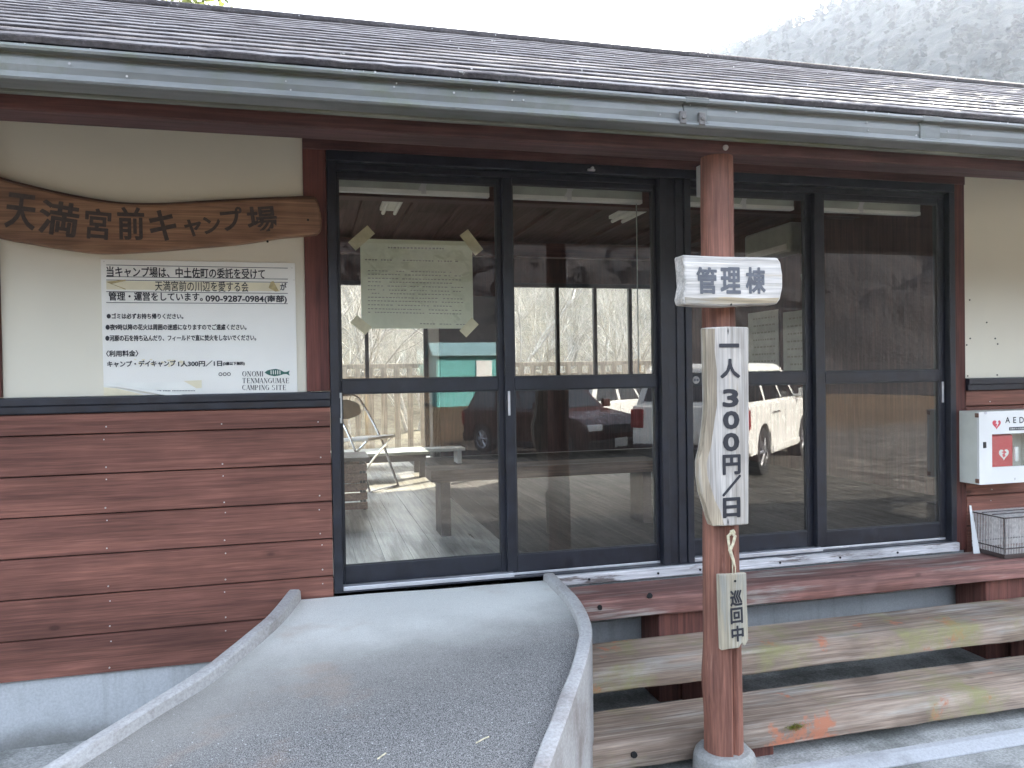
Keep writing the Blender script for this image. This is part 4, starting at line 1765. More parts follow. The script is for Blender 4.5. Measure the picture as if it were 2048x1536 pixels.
def heart(cx, cz, s, n=40):
    out = []
    for i in range(n):
        t = 2 * math.pi * i / n
        out.append((cx + s * 16 * math.sin(t) ** 3 / 17, cz + s * (13 * math.cos(t) - 5 * math.cos(2 * t) - 2 * math.cos(3 * t) - math.cos(4 * t)) / 17))
    return out


mb = MB()
c = at(1993, 848, YF)
mb.prism(heart(c.x, c.z, .030), YF - .0014, YF + .0005)
ht = mb.build('heart_emblem', MAT['pinkred'], dr)
mb = MB()
mb.prism([(c.x + dx * .03, c.z + dz * .03) for dx, dz in ((.15, .75), (-.25, .05), (.12, .1), (-.1, -.65), (.5, .28), (.15, .22), (.45, .7))], YF - .0024, YF - .0014)
mb.build('bolt_mark', MAT['whitepaint'], ht)
mb = MB()
for ch, px in (('A', 2015), ('E', 2029), ('D', 2043)):
    c = at(px, 840, YF)
    mb.text(ch, c.x, c.z, None, .034, YF - .0012, bold=.01)
c = at(2036, 857, YF)
mb.box(c.x - .062, c.x + .062, YF - .0012, YF + .0005, c.z - .009, c.z + .009)
mb.text('ド', at(2030, 958, YF).x, at(2030, 958, YF).z, None, .014, YF - .0012)
mb.build('lettering', MAT['ink'], dr)
mb = MB()
mb.text('自動体外式除細動器', c.x, c.z, .112, .011, YF - .0022)
mb.build('white_lettering', MAT['whitepaint'], dr)
T = thing('defibrillator', 'red defibrillator case with a white heart, seen behind the cabinet window', 'defibrillator', ((wx0 + wx1) / 2, -.08, wz0))
mb = MB()
mb.box(wx0 - .005, wx0 + .175, -.125, -.05, Z0_ + .02, wz1 - .006)
mb.build('case', MAT['red'], T, bevel=.014, seg=3)
mb = MB()
c = at(2008, 908, -.127)
mb.prism(heart(c.x, c.z, .036), -.1268, -.1245)
h_ = mb.build('heart', MAT['whitepaint'], T)
mb = MB()
mb.prism([(c.x + dx * .036, c.z + dz * .036) for dx, dz in ((-.5, .3), (.1, .55), (.5, .25), (.1, .05), (.3, -.35), (-.15, -.55), (-.35, -.1), (-.05, .15))], -.1276, -.1268)
mb.build('bolt_mark', MAT['pinkred'], h_)
mb = MB()
c = at(2032, 908, -.13)
mb.box(c.x - .014, c.x + .012, -.137, -.1255, c.z - .042, c.z + .042)
mb.build('tag', MAT['whitepaint'], T, bevel=.004)

# ------------------------------------------------------------------ wire cage and pale plate on the top step
T = thing('wire_cage', 'low rusty wire cage with dark rails standing on the top step', 'cage', (3.8, -.12, -.06))
cx0, cx1, cy0, cy1, cz0, cz1 = 3.572, 4.05, -.235, -.02, -.062, .165
mb = MB()
n = 20
for i in range(n + 1):
    y = cy0 + (cy1 - cy0) * i / n
    for x in (cx0, cx1):
        mb.tube([(x, y, cz0 + .02), (x, y, cz1)], .0021, 5)
n = 44
for i in range(n + 1):
    x = cx0 + (cx1 - cx0) * i / n
    for y in (cy0, cy1):
        mb.tube([(x, y, cz0 + .02), (x, y, cz1)], .0021, 5)
    mb.tube([(x, cy0, cz1), (x, cy1, cz1)], .0021, 5)
mb.build('bars', MAT['wire'], T)
mb = MB()
for z in (cz0 + .055, cz1 - .004):
    for a, b in (((cx0, cy0), (cx1, cy0)), ((cx0, cy1), (cx1, cy1)), ((cx0, cy0), (cx0, cy1)), ((cx1, cy0), (cx1, cy1))):
        mb.tube([(*a, z), (*b, z)], .004, 6)
for y in (-.09, -.16):
    mb.tube([(cx0, y, cz1 + .003), (cx1, y, cz1 + .003)], .004, 6)
mb.build('rails', MAT['brownplastic'], T)
mb = MB()
mb.box(cx0 - .004, cx1 + .004, cy0 - .004, cy0 + .008, cz0, cz0 + .024)
mb.box(cx0 - .004, cx0 + .008, cy0 + .0085, cy1, cz0, cz0 + .024)
mb.box(cx0 + .0085, cx1, cy0 + .0085, cy1, cz0, cz0 + .006)
mb.build('tray', MAT['brownplastic'], T, bevel=.002)
mb = MB()
a0, a1, a2, a3 = Vector((3.562, -.012, .196)), Vector((3.515, -.085, -.062)), Vector((3.555, -.09, -.062)), Vector((3.568, -.018, .196))
sft = Vector((.006, .004, 0))
mb.add([a0, a1, a2, a3, a0 + sft, a1 + sft, a2 + sft, a3 + sft], [(0, 1, 2, 3), (7, 6, 5, 4), (0, 4, 5, 1), (1, 5, 6, 2), (2, 6, 7, 3), (3, 7, 4, 0)])
mb.add([(3.553, -.045, .045), (3.548, -.052, .045), (3.548, -.052, .058), (3.553, -.045, .058)], [(0, 1, 2, 3)])
tag(mb.build('plate', MAT['whitepl'], fix=True, loc=(3.54, -.05, -.06)), 'narrow tapering white plate leaning on the wall beside the cage', 'plate')

# ------------------------------------------------------------------ blinds, lamps and things in the room
for k, (x0, x1, lab) in enumerate(((.062, .80, 'raised grey blind at the top of the far left door leaf'), (.89, 1.63, 'raised grey blind behind the second door leaf from the left'),
                                   (1.85, 2.545, 'raised grey blind behind the door leaf beside the porch post'), (2.65, 3.39, 'raised grey blind behind the far right door leaf'))):
    T = thing('blind', lab, 'blind', ((x0 + x1) / 2, .17, 1.9), group='raised blinds over the door leaves')
    mb = MB()
    mb.box(x0, x1, .150, .185, 1.905, 1.955)
    mb.build('head_rail', MAT['greytop'], T, bevel=.002)
    mb = MB()
    mb.box(x0, x1, .148, .186, 1.884, 1.9045)
    mb.build('bottom_rail', MAT['whitepl'], T, bevel=.002)
    mb = MB()
    q = x0 + (x1 - x0) * (.55 if k % 2 == 0 else .45)
    mb.add([(q - .03, .146, 1.90), (q + .0, .146, 1.955), (q + .03, .146, 1.955), (q - .005, .146, 1.90)], [(0, 3, 2, 1)])
    mb.box(q - .012, q + .012, .1465, .149, 1.885, 1.95)
    mb.build('bracket', MAT['alu'], T)
    if k == 1:
        mb = MB()
        mb.tube([(1.60, .16, 1.9), (1.60, .16, .98)], .003, 6)
        mb.build('pull_cord', MAT['greytop'], T)

L0 = None
for x, lab in ((.585, 'twin tube ceiling lamp seen through the left door leaf'), (2.67, 'twin tube ceiling lamp seen through the second door leaf')):
    T = thing('fluorescent_lamp', lab, 'ceiling lamp', (x, 2.5, 2.42), group='fluorescent ceiling lamps')
    mb = MB()
    mb.prof([(0, 0)] * 0 + [(1.85, 2.40), (3.05, 2.40), (3.05, 2.433), (1.85, 2.433)], x - .075, x + .075)
    mb.build('fixture', MAT['whitepl'], T, bevel=.006)
    for dx in (-.05, .05):
        mb = MB()
        mb.tube([(x + dx, 1.88, 2.375), (x + dx, 3.02, 2.375)], .016, 12)
        mb.build('tube', MAT['whitepaint'], T, smooth=True)

# air conditioner on the end partition
T = thing('air_conditioner', 'white wall air conditioner high on the dark end wall', 'air conditioner', (4.4, 3.1, 2.1))
mb = MB()
mb.prof([(2.75, 2.10), (3.55, 2.10), (3.55, 2.38), (2.75, 2.38)], 4.29, 4.498)
mb.build('casing', MAT['greytop'], T, bevel=.03, seg=3)
mb = MB()
mb.box(4.284, 4.289, 2.8, 3.5, 2.12, 2.18)
mb.build('louvre', MAT['whitepl'], T, bevel=.002)
# notices on the end wall
for y0, y1, z0, z1, lab in ((2.66, 3.18, .98, 1.56, 'grey notice sheet on the dark end wall, the nearer of two'), (3.26, 3.82, .95, 1.60, 'grey notice sheet on the dark end wall, the farther of two')):
    T = thing('poster', lab, 'poster', (4.49, (y0 + y1) / 2, z0), group='notices on the end wall')
    mb = MB()
    mb.box(4.492, 4.498, y0, y1, z0, z1)
    mb.build('sheet', MAT['greytop'], T)
    mb = MB()
    rnd = random.Random(int(y0 * 10))
    for i in range(7):
        z = z1 - .07 - i * .075
        y = y0 + .06
        while y < y1 - .1:
            w_ = rnd.uniform(.02, .05)
            mb.box(4.490, 4.4915, y, y + w_, z - .008, z + .008)
            y += w_ + .02
    mb.build('print', MAT['paleink'], T)
mb = MB()
a = [at(1603, 548, 1.4), at(1632, 541, 1.4), at(1640, 622, 1.4), at(1613, 626, 1.4)]
mb.prism([(p.x, p.z) for p in a], 1.40, 1.412)
T = thing('hanging_card', 'small tilted pale card hanging behind the third door leaf', 'card', (a[3].x, 1.41, a[3].z))
mb.build('card', MAT['greytop'], T, bevel=.002)
mb = MB()
b = [at(1609, 556, 1.398), at(1615, 556, 1.398), at(1628, 610, 1.398), at(1618, 612, 1.398)]
mb.prism([(p.x, p.z) for p in b], 1.3975, 1.3985)
mb.build('print', MAT['paleink'], T)


def folding_chair():
    x, y = .36, 3.2
    T = thing('folding_chair', 'steel folding chair with a pale seat standing on the bare boards indoors', 'chair', (x, y, .012), rz=R(48), local=True)
    tb = MB()
    r = .011
    z0 = .004

    def arch(pts, n=26):
        return spline(pts, n)
    # rear-leaning loop: front feet up to the back hoop
    tb.tube(arch([(-.20, -.20, r), (-.20, -.02, .42), (-.19, .16, .72), (-.12, .19, .80), (0, .195, .815), (.12, .19, .80), (.19, .16, .72), (.20, -.02, .42), (.20, -.20, r)], 44), r, 8)
    tb.build('back_hoop', MAT['chrome'], T, smooth=True)
    tb = MB()
    tb.tube(arch([(-.175, -.16, .43), (-.185, .05, .24), (-.19, .22, .04), (-.17, .24, r), (0, .24, r), (.17, .24, r), (.19, .22, .04), (.185, .05, .24), (.175, -.16, .43)], 44), r, 8)
    tb.build('rear_legs', MAT['chrome'], T, smooth=True)
    tb = MB()
    tb.tube([(-.20, -.205, r), (.20, -.205, r)], r, 8)
    tb.build('front_bar', MAT['chrome'], T, smooth=True)
    tb = MB()
    o = [(-.19, -.19), (.19, -.19), (.20, .0), (.18, .17), (-.18, .17), (-.20, .0)]
    tb.add([(a, b, .425 + b * -.06) for a, b in o] + [(a, b, .452 + b * -.06) for a, b in o],
           [(5, 4, 3, 2, 1, 0), (6, 7, 8, 9, 10, 11)] + [(i, (i + 1) % 6, 6 + (i + 1) % 6, 6 + i) for i in range(6)])
    tb.build('seat', MAT['whitepl'], T, bevel=.01)
    tb = MB()
    n = 14
    vs = []
    for i in range(n + 1):
        u = -1 + 2 * i / n
        xx = u * .165
        hh = .085 * math.sqrt(max(0.02, 1 - u * u * .85))
        yy = .165 + .03 * (1 - u * u)
        vs += [(xx, yy - .01, .69 - hh), (xx, yy + .02, .69 + hh), (xx, yy + .032, .69 + hh), (xx, yy + .004, .69 - hh)]
    tb.add(vs, [(i * 4 + k, i * 4 + (k + 1) % 4, i * 4 + 4 + (k + 1) % 4, i * 4 + 4 + k) for i in range(n) for k in range(4)] + [(3, 2, 1, 0), (n * 4, n * 4 + 1, n * 4 + 2, n * 4 + 3)])
    tb.build('backrest', MAT['greytop'], T, bevel=.003, fix=True)


folding_chair()

# low white bench against the rear, low grey table, plank bench near the doors
T = thing('low_bench', 'long low white bench at the rear of the room', 'bench', (.7, 4.8, .012))
mb = MB()
mb.box(-.6, 1.55, 4.75, 5.0, .15, .185)
mb.build('top', MAT['whitepaint'], T, bevel=.004)
for x in (-.5, .4, 1.46):
    mb = MB()
    mb.box(x, x + .05, 4.76, 4.98, .0125, .1495)
    mb.build('leg', MAT['whitepaint'], T, bevel=.003)
T = thing('low_table', 'low table with a dull grey top beside the folding chair', 'table', (.62, 4.0, .012))
mb = MB()
mb.box(.1, 1.0, 3.72, 4.25, .235, .262)
mb.build('top', MAT['greytop'], T, bevel=.004)
mb = MB()
mb.box(.13, .97, 3.75, 4.22, .17, .2345)
mb.build('apron', MAT['brownplastic'], T)
for x in (.14, .91):
    for y in (3.76, 4.16):
        mb = MB()
        mb.box(x, x + .05, y, y + .05, .0125, .1695)
        mb.build('leg', MAT['brownplastic'], T)
T = thing('plank_bench', 'brown plank bench on dark legs just inside the middle doors', 'bench', (1.3, 1.15, .012))
mb = MB()
a, b = at(863, 966, .95), at(863, 942, .95)
mb.box(a.x, 2.1, .95, 1.22, a.z, b.z)
mb.build('seat', MAT['benchwood'], T, bevel=.006)
for x in (a.x + .06, 1.98):
    mb = MB()
    mb.box(x, x + .06, .98, 1.19, .0125, a.z - .0005)
    mb.build('leg', MAT['brownplastic'], T, bevel=.003)
# dark stacked crate at the far left of the glass
T = thing('plastic_crate', 'dark maroon slatted crate at the left edge of the door glass', 'crate', (.18, 2.3, .012))
mb = MB()
for i in range(5):
    z = .02 + i * .07
    mb.box(.02, .30, 2.1, 2.112, z, z + .05)
    mb.box(.288, .30, 2.113, 2.5, z, z + .05)
    mb.box(.02, .30, 2.501, 2.513, z, z + .05)
mb.build('slats', MAT['rust'], T, bevel=.002)
mb = MB()
mb.box(.0, .32, 2.08, 2.54, .372, .40)
mb.build('rim', MAT['brownplastic'], T, bevel=.004)
for x, y in ((.03, 2.115), (.27, 2.115), (.27, 2.48), (.03, 2.48)):
    mb = MB()
    mb.box(x, x + .02, y, y + .02, .0125, .371)
    mb.build('post', MAT['brownplastic'], T)

# ------------------------------------------------------------------ behind the office: fence, shrubs, bank
def rail_fence():
    T = thing('rail_fence', 'pale wooden baluster fence seen through the rear windows', 'fence', (3, 8.2, -.6))
    for z in (.92, 1.10):
        mb = MB()
        mb.box(-1.5, 7.5, 8.18, 8.23, z, z + .07)
        mb.build('rail', MAT['fencewood'], T, bevel=.006)
    for i in range(46):
        x = -1.4 + i * .195
        mb = MB()
        mb.box(x, x + .085, 8.15, 8.178, -.45, 1.12 + random.uniform(-.01, .01))
        mb.build('baluster', MAT['fencewood'], T)
    for i in range(5):
        mb = MB()
        x = -1.5 + i * 2.2
        mb.box(x, x + .10, 8.232, 8.33, -.6, 1.2)
        mb.build('post', MAT['fencewood'], T, bevel=.006)


rail_fence()


def branches(mb, p, d, ln, r, depth, rnd, spread):
    n = 4
    pts, q, dd = [p], p.copy(), d.copy()
    for i in range(n):
        dd = (dd + Vector((rnd.gauss(0, .13), rnd.gauss(0, .13), rnd.gauss(.03, .08)))).normalized()
        q = q + dd * ln / n
        pts.append(q.copy())
    mb.tube(pts, [r * (1 - .6 * i / n) for i in range(n + 1)], 3 if depth < 2 else 5, caps=False)
    if depth == 0:
        return
    for _ in range(rnd.choice([3, 4, 4, 5])):
        k = rnd.uniform(.3, 1)
        i = min(int(k * n), n - 1)
        b = pts[i].lerp(pts[i + 1], k * n - i)
        nd = (dd + Vector((rnd.gauss(0, spread), rnd.gauss(0, spread), rnd.gauss(.1, spread * .6)))).normalized()
        branches(mb, b, nd, ln * rnd.uniform(.5, .78), r * (1 - .6 * k) * .62, depth - 1, rnd, spread)


def bare_tree(seed, h, stems):
    rnd = random.Random(seed)
    T = thing('bare_tree', 'pale leafless shrub', 'tree', (0, 0, 0), local=True, group='bare shrubs behind the rear windows')
    tr, br = MB(), MB()
    for s in range(stems):
        a = rnd.uniform(0, 6.28)
        d = Vector((math.cos(a) * .35, math.sin(a) * .35, 1)).normalized()
        p = Vector((math.cos(a) * .08, math.sin(a) * .08, -.2))
        q = p + d * h * .35
        tr.tube([p, p.lerp(q, .5) + Vector((rnd.gauss(0, .04), rnd.gauss(0, .04), 0)), q], [.045, .038, .030], 6)
        for _ in range(4):
            branches(br, p.lerp(q, rnd.uniform(.35, 1)), (d + Vector((rnd.gauss(0, .4), rnd.gauss(0, .4), .1))).normalized(), h * rnd.uniform(.3, .45), .020, 3, rnd, .55)
    tr.build('trunk', MAT['barkgrey'], T)
    br.build('branches', MAT['barkgrey'], T)
    return T


protos = [bare_tree(1, 4.2, 4), bare_tree(2, 3.4, 5), bare_tree(3, 5.0, 3)]
spots = [(.6, 10.6), (1.9, 12.2), (3.2, 10.2), (4.4, 11.8), (5.6, 10.0), (6.9, 12.0), (8.2, 10.8), (2.6, 14.4), (5.0, 14.6), (7.6, 14.8), (9.6, 13.2), (.2, 14.0), (-1.2, 11.8), (10.6, 16.5), (4.0, 17.2), (1.4, 17.4), (7.2, 18)]
rnd = random.Random(21)
for i, (x, y) in enumerate(spots):
    o = protos[i] if i < 3 else copy_tree(protos[i % 3])
    o.location = (x, y, ground_h(x, y))
    o.rotation_euler = (0, 0, rnd.uniform(0, 6.28))
    k = rnd.uniform(.85, 1.2)
    o.scale = (k, k, k)
    o['label'] = 'pale leafless shrub on the bank behind the rear windows'


def leafy_tree(name, label, x, y, h, r, mat, seed, nleaf, ls, group=None, base=.35):
    rnd = random.Random(seed)
    gz = ground_h(x, y)
    T = thing(name, label, 'tree', (x, y, gz), group=group)
    tb = MB()
    tb.tube([(x, y, gz - .2), (x + .1, y, gz + h * .4), (x - .05, y + .1, gz + h * .75), (x, y, gz + h * .95)], [h * .03, h * .022, h * .012, .02], 10)
    for _ in range(9):
        z = rnd.uniform(.35, .85) * h
        a = rnd.uniform(0, 6.28)
        tb.tube([(x, y, gz + z), (x + math.cos(a) * r * .4, y + math.sin(a) * r * .4, gz + z + r * .25), (x + math.cos(a) * r * .8, y + math.sin(a) * r * .8, gz + z + r * .35)], [h * .010, h * .006, .01], 6)
    tb.build('trunk', MAT['bark'], T, smooth=True)
    cb = MB()
    clumps = []
    for _ in range(int(26 + h)):
        u = rnd.uniform(base, 1.0)
        rr = r * math.sqrt(max(.05, 1 - ((u - base - .2) / (1.02 - base - .2)) ** 2)) if u > base + .2 else r * .8
        a = rnd.uniform(0, 6.28)
        q = rr * math.sqrt(rnd.uniform(.1, 1)) * .85
        clumps.append((Vector((x + math.cos(a) * q, y + math.sin(a) * q, gz + h * u)), r * rnd.uniform(.18, .36)))
    for _ in range(nleaf):
        c, cr = rnd.choice(clumps)
        d = Vector((rnd.gauss(0, 1), rnd.gauss(0, 1), rnd.gauss(0, .8))).normalized()
        p = c + d * cr * rnd.uniform(.4, 1.05)
        e1 = Vector((rnd.gauss(0, 1), rnd.gauss(0, 1), rnd.gauss(0, 1))).normalized() * ls * rnd.uniform(.6, 1.3)
        e2 = e1.cross(Vector((rnd.gauss(0, 1), rnd.gauss(0, 1), rnd.gauss(0, 1)))).normalized() * ls * .45
        cb.add([p - e1, p - e2, p + e1, p + e2], [(0, 1, 2, 3)])
    cb.build('crown', mat, T)
    return T


# yellow green tree whose top shows over the roof at the far left
leafy_tree('leafy_tree', 'yellow green leafy tree rising over the left end of the roof', -5.3, 14.5, 10.7, 4.2, MAT['leafyellow'], 5, 9000, .13)
# ------------------------------------------------------------------ teal shed across the lot
def shed():
    x0, x1, y0, y1, gz = 5.2, 7.9, -31.6, -29.6, ground_h(6.5, -30)
    T = thing('teal_shed', 'small teal metal shed with a white door, mirrored in the left door', 'shed', (6.5, -30.6, gz))
    mb = MB()
    z1 = gz + 2.25
    for i in range(28):
        pass
    mb.box(x0, x1, y0, y1, gz - .1, z1)
    mb.add([(x1, y0, z1), (x1, y1, z1), (x1, (y0 + y1) / 2, z1 + .45), (x0, y0, z1), (x0, y1, z1), (x0, (y0 + y1) / 2, z1 + .45)], [(0, 1, 2), (3, 5, 4)])
    mb.build('wall', MAT['teal'], T)
    mb = MB()
    i = 0
    x = x0 + .06
    while x < x1:
        mb.box(x, x + .03, y1 + .0005, y1 + .018, gz, z1 - .02)
        x += .13
    mb.build('cladding_ribs', MAT['teal'], T)
    mb = MB()
    ym = (y0 + y1) / 2
    mb.prof([(y1 + .25, z1 - .10), (ym, z1 + .46), (y0 - .25, z1 - .10), (y0 - .25, z1 - .04), (ym, z1 + .53), (y1 + .25, z1 - .04)], x0 - .2, x1 + .2)
    mb.build('roof', MAT['tealdark'], T, bevel=.01)
    mb = MB()
    mb.box(6.95, 7.65, y1 + .019, y1 + .06, gz, gz + 1.95)
    d = mb.build('door', MAT['whitepaint'], T, bevel=.01)
    mb = MB()
    mb.box(7.02, 7.06, y1 + .0605, y1 + .09, gz + .95, gz + 1.07)
    mb.build('handle', MAT['alu'], d)


shed()


# ------------------------------------------------------------------ parked cars, mirrored in the glass
def arc_pts(cx, cz, r, a0, a1, n):
    return [(cx + r * math.cos(R(a0 + (a1 - a0) * i / n)), cz + r * math.sin(R(a0 + (a1 - a0) * i / n))) for i in range(n + 1)]


def car(name, label, cat, loc, rz, L, W, H, wb, wr, belt, paint, kind, clear=.24):
    """local x runs to the front, y to the car's left, z up; origin on the ground under the middle"""
    T = thing(name, label, cat, loc, rz=rz, local=True, group='cars parked across the lot')
    xr, xf = -wb / 2, wb / 2
    xb, xn = -L / 2 + (L - wb) * .02, L / 2
    hood = belt + .02
    ar = wr * 1.16

    def side_profile():
        pts = [(xb + .03, clear + .12), (xb - .0, clear + .32), (xb + .02, belt)]
        if kind == 'suv':
            pts += [(xf - .25, belt + .02), (xn - .32, hood - .06), (xn - .06, hood - .16), (xn, hood - .34)]
        else:
            pts += [(xf - .35, belt + .02), (xn - .28, hood - .12), (xn - .05, hood - .24), (xn, hood - .38)]
        pts += [(xn - .02, clear + .10), (xn - .10, clear + .02)]
        pts += arc_pts(xf, wr, ar, 0, 180, 12)[0:] if True else []
        pts += [(xf - ar - .02, clear)]
        pts += [(xr + ar + .02, clear)]
        pts += arc_pts(xr, wr, ar, 0, 180, 12)
        pts += [(xb + .12, clear + .06)]
        return pts
    pr = side_profile()
    n = len(pr)
    mb = MB()
    ws = [(-W / 2 + .0, 0), (-W / 2, 1), (W / 2, 1), (W / 2, 0)]
    vs = []
    secs = (-W / 2, -W / 2 + .06, W / 2 - .06, W / 2)
    for k, y in enumerate(secs):
        for x, z in pr:
            inset = .0 if k in (1, 2) else 1.0
            xx = x * (1 - .018 * inset)
            vs.append((xx, y, z))
    fs = []
    for k in range(3):
        for i in range(n):
            fs.append((k * n + i, k * n + (i + 1) % n, (k + 1) * n + (i + 1) % n, (k + 1) * n + i))
    fs += [tuple(range(n - 1, -1, -1)), tuple(range(3 * n, 4 * n))]
    mb.add(vs, fs)
    body = mb.build('body', paint, T, bevel=.022, seg=2, fix=True)
    # greenhouse
    if kind == 'suv':
        low = [(xb + .05, belt), (xf - .32, belt)]
        top = [(xb + .28, H), (xf - 1.12, H)]
    else:
        low = [(xb + .08, belt), (xf - .30, belt)]
        top = [(xb + .42, H), (xf - 1.02, H)]
    w0, w1 = W / 2 - .05, W / 2 - .20
    mb = MB()
    ch = .07
    ring = lambda z, a, b, w: [(a, -w, z), (b, -w, z), (b, w, z), (a, w, z)]
    v = ring(belt - .02, low[0][0], low[1][0], w0) + ring(H - ch, top[0][0] - .05, top[1][0] + .12, w1 + .03) + ring(H, top[0][0] + .05, top[1][0] - .05, w1 - .05)
    mb.add(v, [(3, 2, 1, 0), (8, 9, 10, 11)] + [(k * 4 + i, k * 4 + (i + 1) % 4, k * 4 + 4 + (i + 1) % 4, k * 4 + 4 + i) for k in range(2) for i in range(4)])
    mb.build('cabin', paint, T, bevel=.03, seg=2, fix=True)

    def on_side(x, t, s):
        """point on the cabin flank: t 0 at the belt, 1 at the roof"""
        w_ = w0 + (w1 + .03 - w0) * t
        return Vector((x, s * (w_ + .006), belt + (H - ch - belt) * t))
    la, lb = low[0][0], low[1][0]
    ta, tb_ = top[0][0] - .05, top[1][0] + .12

    def xat(u, t):
        return (la + (lb - la) * u) * (1 - t) + (ta + (tb_ - ta) * u) * t
    for s in (-1, 1):
        cuts = ((.05, .30), (.345, .64), (.675, .93)) if kind == 'suv' else ((.06, .36), (.40, .67), (.70, .93))
        for u0, u1 in cuts:
            g = MB()
            p = [on_side(xat(u0, .10), .10, s), on_side(xat(u1, .10), .10, s), on_side(xat(u1 - .01, .90), .90, s), on_side(xat(u0 + .01, .90), .90, s)]
            q = [x - Vector((0, s * .012, 0)) for x in p]
            g.add(p + q, [(0, 1, 2, 3), (7, 6, 5, 4), (0, 4, 5, 1), (1, 5, 6, 2), (2, 6, 7, 3), (3, 7, 4, 0)])
            g.build('side_window', MAT['carglass'], T, fix=True)
        # door seams and handles
        for u in (.36, .66):
            d = MB()
            x = xat(u, 0)
            d.box(x - .004, x + .004, s * (W / 2 - .004), s * (W / 2 + .002), clear + .14, belt - .03)
            d.build('door_seam', MAT['cartrim'], T)
        for u in (.42, .50) if kind == 'suv' else (.40, .66):
            d = MB()
            x = xat(u, 0)
            d.box(x - .07, x + .07, s * (W / 2 - .002), s * (W / 2 + .028), belt - .16, belt - .125)
            d.build('door_handle', paint if kind != 'suv' else MAT['chrome'], T, bevel=.008)
        d = MB()
        d.box(xr + ar + .04, xf - ar - .04, s * (W / 2 - .002), s * (W / 2 + .02), clear + .03, clear + .13)
        d.build('side_sill', MAT['cartrim'] if kind != 'suv' else paint, T, bevel=.012)
        # mirror
        d = MB()
        x = xat(.92, 0)
        d.box(x - .05, x + .05, s * (W / 2 + .03), s * (W / 2 + .22), belt + .04, belt + .20)
        d.box(x - .02, x + .03, s * (W / 2 - .07), s * (W / 2 + .035), belt + .05, belt + .10)
        d.build('mirror', paint, T, bevel=.02)
        # lamps
        d = MB()
        d.box(xb - .012, xb + .10, s * (W / 2 - .20), s * (W / 2 + .006), belt - .34, belt - .05)
        d.build('tail_lamp', MAT['lampred'], T, bevel=.012)
        d = MB()
        d.box(xn - .14, xn - .015, s * (W / 2 - .40), s * (W / 2 - .04), hood - .36, hood - .23)
        d.build('headlight', MAT['lampclear'], T, bevel=.02)
        if kind == 'compact':
            d = MB()
            d.box(xn - .12, xn - .008, s * (W / 2 - .30), s * (W / 2 - .06), hood - .46, hood - .38)
            d.build('indicator', MAT['amber'], T, bevel=.01)
    # windscreen and rear window
    for (a0, a1, u) in ((la, ta, -1), (lb, tb_, 1)):
        g = MB()
        p = []
        for t, w_ in ((.12, .86), (.88, .84)):
            x = a0 + (a1 - a0) * t + u * .007
            ww = (w0 + (w1 + .03 - w0) * t) * w_
            z = belt + (H - ch - belt) * t
            p += [Vector((x, -ww, z)), Vector((x, ww, z))]
        p = [p[0], p[1], p[3], p[2]]
        q = [x - Vector((u * .012, 0, 0)) for x in p]
        g.add(p + q, [(0, 1, 2, 3), (7, 6, 5, 4), (0, 4, 5, 1), (1, 5, 6, 2), (2, 6, 7, 3), (3, 7, 4, 0)])
        g.build('windscreen' if u > 0 else 'rear_window', MAT['carglass'], T, fix=True)
    for u, x in ((-1, xb), (1, xn)):
        d = MB()
        d.box(x - .06, x + .05, -W / 2 + .04, W / 2 - .04, clear + .02, clear + .22)
        d.build('bumper', MAT['cartrim'] if kind != 'wagon' else paint, T, bevel=.03)
        d = MB()
        xx = x + u * .055 if u > 0 else x - .065
        d.box(xx - .006, xx + .006, -.165, .165, clear + .26 if u < 0 else clear + .08, clear + .425 if u < 0 else clear + .245)
        d.build('number_plate', MAT['plate'], T, bevel=.003)
    d = MB()
    d.box(xn - .03, xn + .012, -W / 2 + .42, W / 2 - .42, hood - .40, hood - .24)
    d.build('grille', MAT['cartrim'], T, bevel=.01)
    for x in (xr, xf):
        for s in (-1, 1):
            t = MB()
            y0, y1 = s * (W / 2 - .24), s * (W / 2 - .012)
            sec = [(y0, wr * .64), (y0, wr * .95), (y0 + (y1 - y0) * .12, wr), (y0 + (y1 - y0) * .88, wr), (y1, wr * .95), (y1, wr * .66)]
            nn_ = 32
            vs = [(x + r * math.cos(6.2832 * k / nn_), y, wr + r * math.sin(6.2832 * k / nn_)) for k in range(nn_) for y, r in sec]
            m = len(sec)
            t.add(vs, [(k * m + i, ((k + 1) % nn_) * m + i, ((k + 1) % nn_) * m + (i + 1) % m, k * m + (i + 1) % m) for k in range(nn_) for i in range(m)])
            w_ = t.build('wheel', MAT['darkrub'], T, smooth=True, fix=True)
            t = MB()
            yy = y1 - s * .02
            t.disc((x, yy - s * .045, wr), (0, 1, 0), wr * .62, .02, 28)
            for k in range(6):
                a = 6.2832 * k / 6
                ca, sa = math.cos(a), math.sin(a)
                t.tube([(x + ca * wr * .10, yy, wr + sa * wr * .10), (x + ca * wr * .62, yy - s * .008, wr + sa * wr * .62)], [wr * .10, wr * .075], 6)
            t.disc((x, yy, wr), (0, 1, 0), wr * .16, .03, 14)
            rr = [(x + wr * .645 * math.cos(6.2832 * k / 28), yy, wr + wr * .645 * math.sin(6.2832 * k / 28)) for k in range(29)]
            t.tube(rr, wr * .035, 6, caps=False)
            t.build('rim', MAT['rim'], w_)
    return T


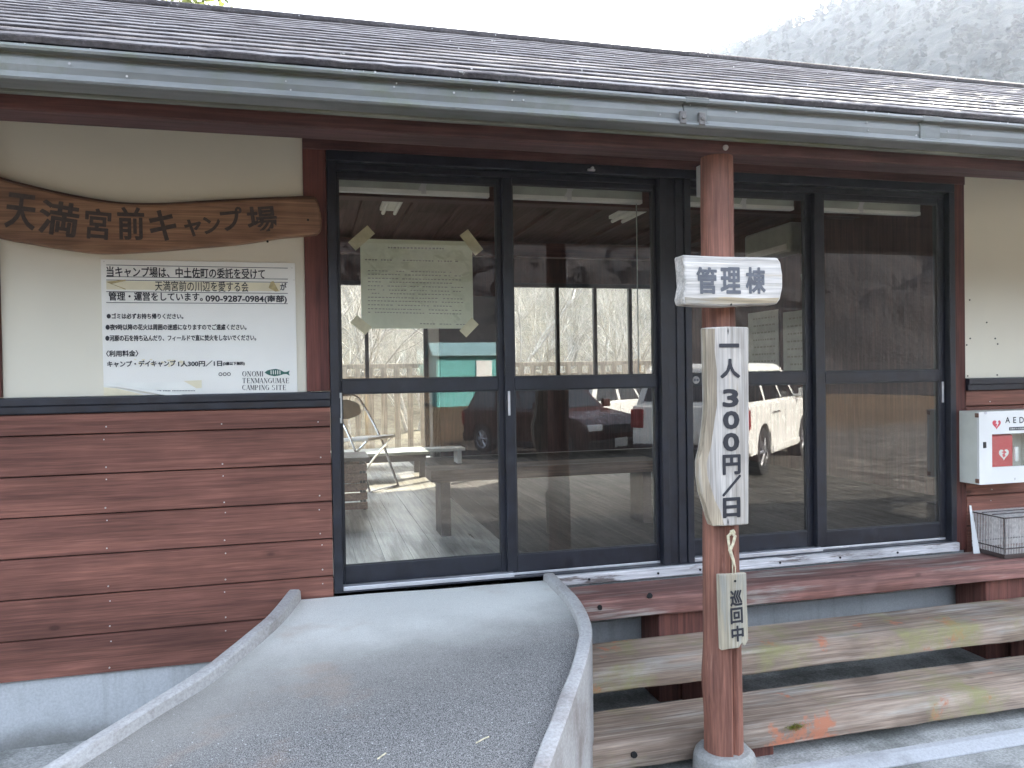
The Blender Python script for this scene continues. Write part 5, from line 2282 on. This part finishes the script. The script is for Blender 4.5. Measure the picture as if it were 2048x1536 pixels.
gz = GZ - .02
vx, vy = 6.54, -6.82                       # left rear wheel of the pale off-roader
hd = Vector((math.sin(R(47)), -math.cos(R(47)), 0))
nl = Vector((-hd.y, hd.x, 0))
ctr = Vector((vx, vy, 0)) + hd * 1.38 - nl * .80
car('white_off_roader', 'white off-roader parked tail first toward the doors, mirrored in the third leaf', 'car', (ctr.x, ctr.y, gz), math.atan2(hd.y, hd.x), 4.55, 1.86, 1.74, 2.76, .37, 1.10, MAT['carwhite'], 'suv', .30)
car('maroon_car', 'dark maroon hatchback facing the doors, mirrored in the second leaf', 'car', (4.55, -11.2, gz), R(64), 3.7, 1.62, 1.47, 2.35, .29, .90, MAT['carred'], 'compact', .19)
car('white_wagon', 'white wagon parked beyond the maroon car, mirrored in the second leaf', 'car', (7.1, -14.2, gz), R(-35), 4.3, 1.7, 1.5, 2.6, .31, .93, MAT['carwhite'], 'wagon', .2)

# ------------------------------------------------------------------ air : thin winter haze over the whole valley
HAZE = .00036
mb = MB()
mb.box(-440, 440, -440, 440, -3, 175)
hz = mb.build('haze', bpy.data.materials.new('haze air'))
structure(hz, 'stuff')
hm = hz.data.materials[0]
hm.use_nodes = True
hm.node_tree.nodes.clear()
ho = hm.node_tree.nodes.new('ShaderNodeOutputMaterial')
pv = hm.node_tree.nodes.new('ShaderNodeVolumePrincipled')
pv.inputs['Color'].default_value = (.78, .87, 1, 1)
pv.inputs['Density'].default_value = HAZE
pv.inputs['Anisotropy'].default_value = .5
hm.node_tree.links.new(pv.outputs[0], ho.inputs['Volume'])

# straws blown onto the ramp
for (x0, y0, x1, y1, lab) in ((755, 1520, 772, 1508, 'short pale straw lying low on the dark part of the ramp, left one'), (952, 1488, 978, 1475, 'short pale straw lying on the dark part of the ramp, right one')):
    a, b = atz(x0, y0, -.115), atz(x1, y1, -.105)
    dg_ = bpy.context.evaluated_depsgraph_get()
    P = []
    for q in (a, b):
        d = (q - CAM).normalized()
        best = None
        o = CAM + d * .3
        for _k in range(4):
            hit = SC.ray_cast(dg_, o, d)
            if not hit[0]:
                break
            if hit[4].name.startswith('slab'):
                best = hit[1]
                break
            o = hit[1] + d * .01
        P.append((best if best is not None else q) + Vector((0, 0, .003)))
    mb = MB()
    mb.tube([P[0], P[0].lerp(P[1], .5) + Vector((.004, .003, .001)), P[1]], .0022, 6)
    tag(mb.build('straw', MAT['rope'], loc=P[0]), lab, 'straw', 'straws on the ramp')
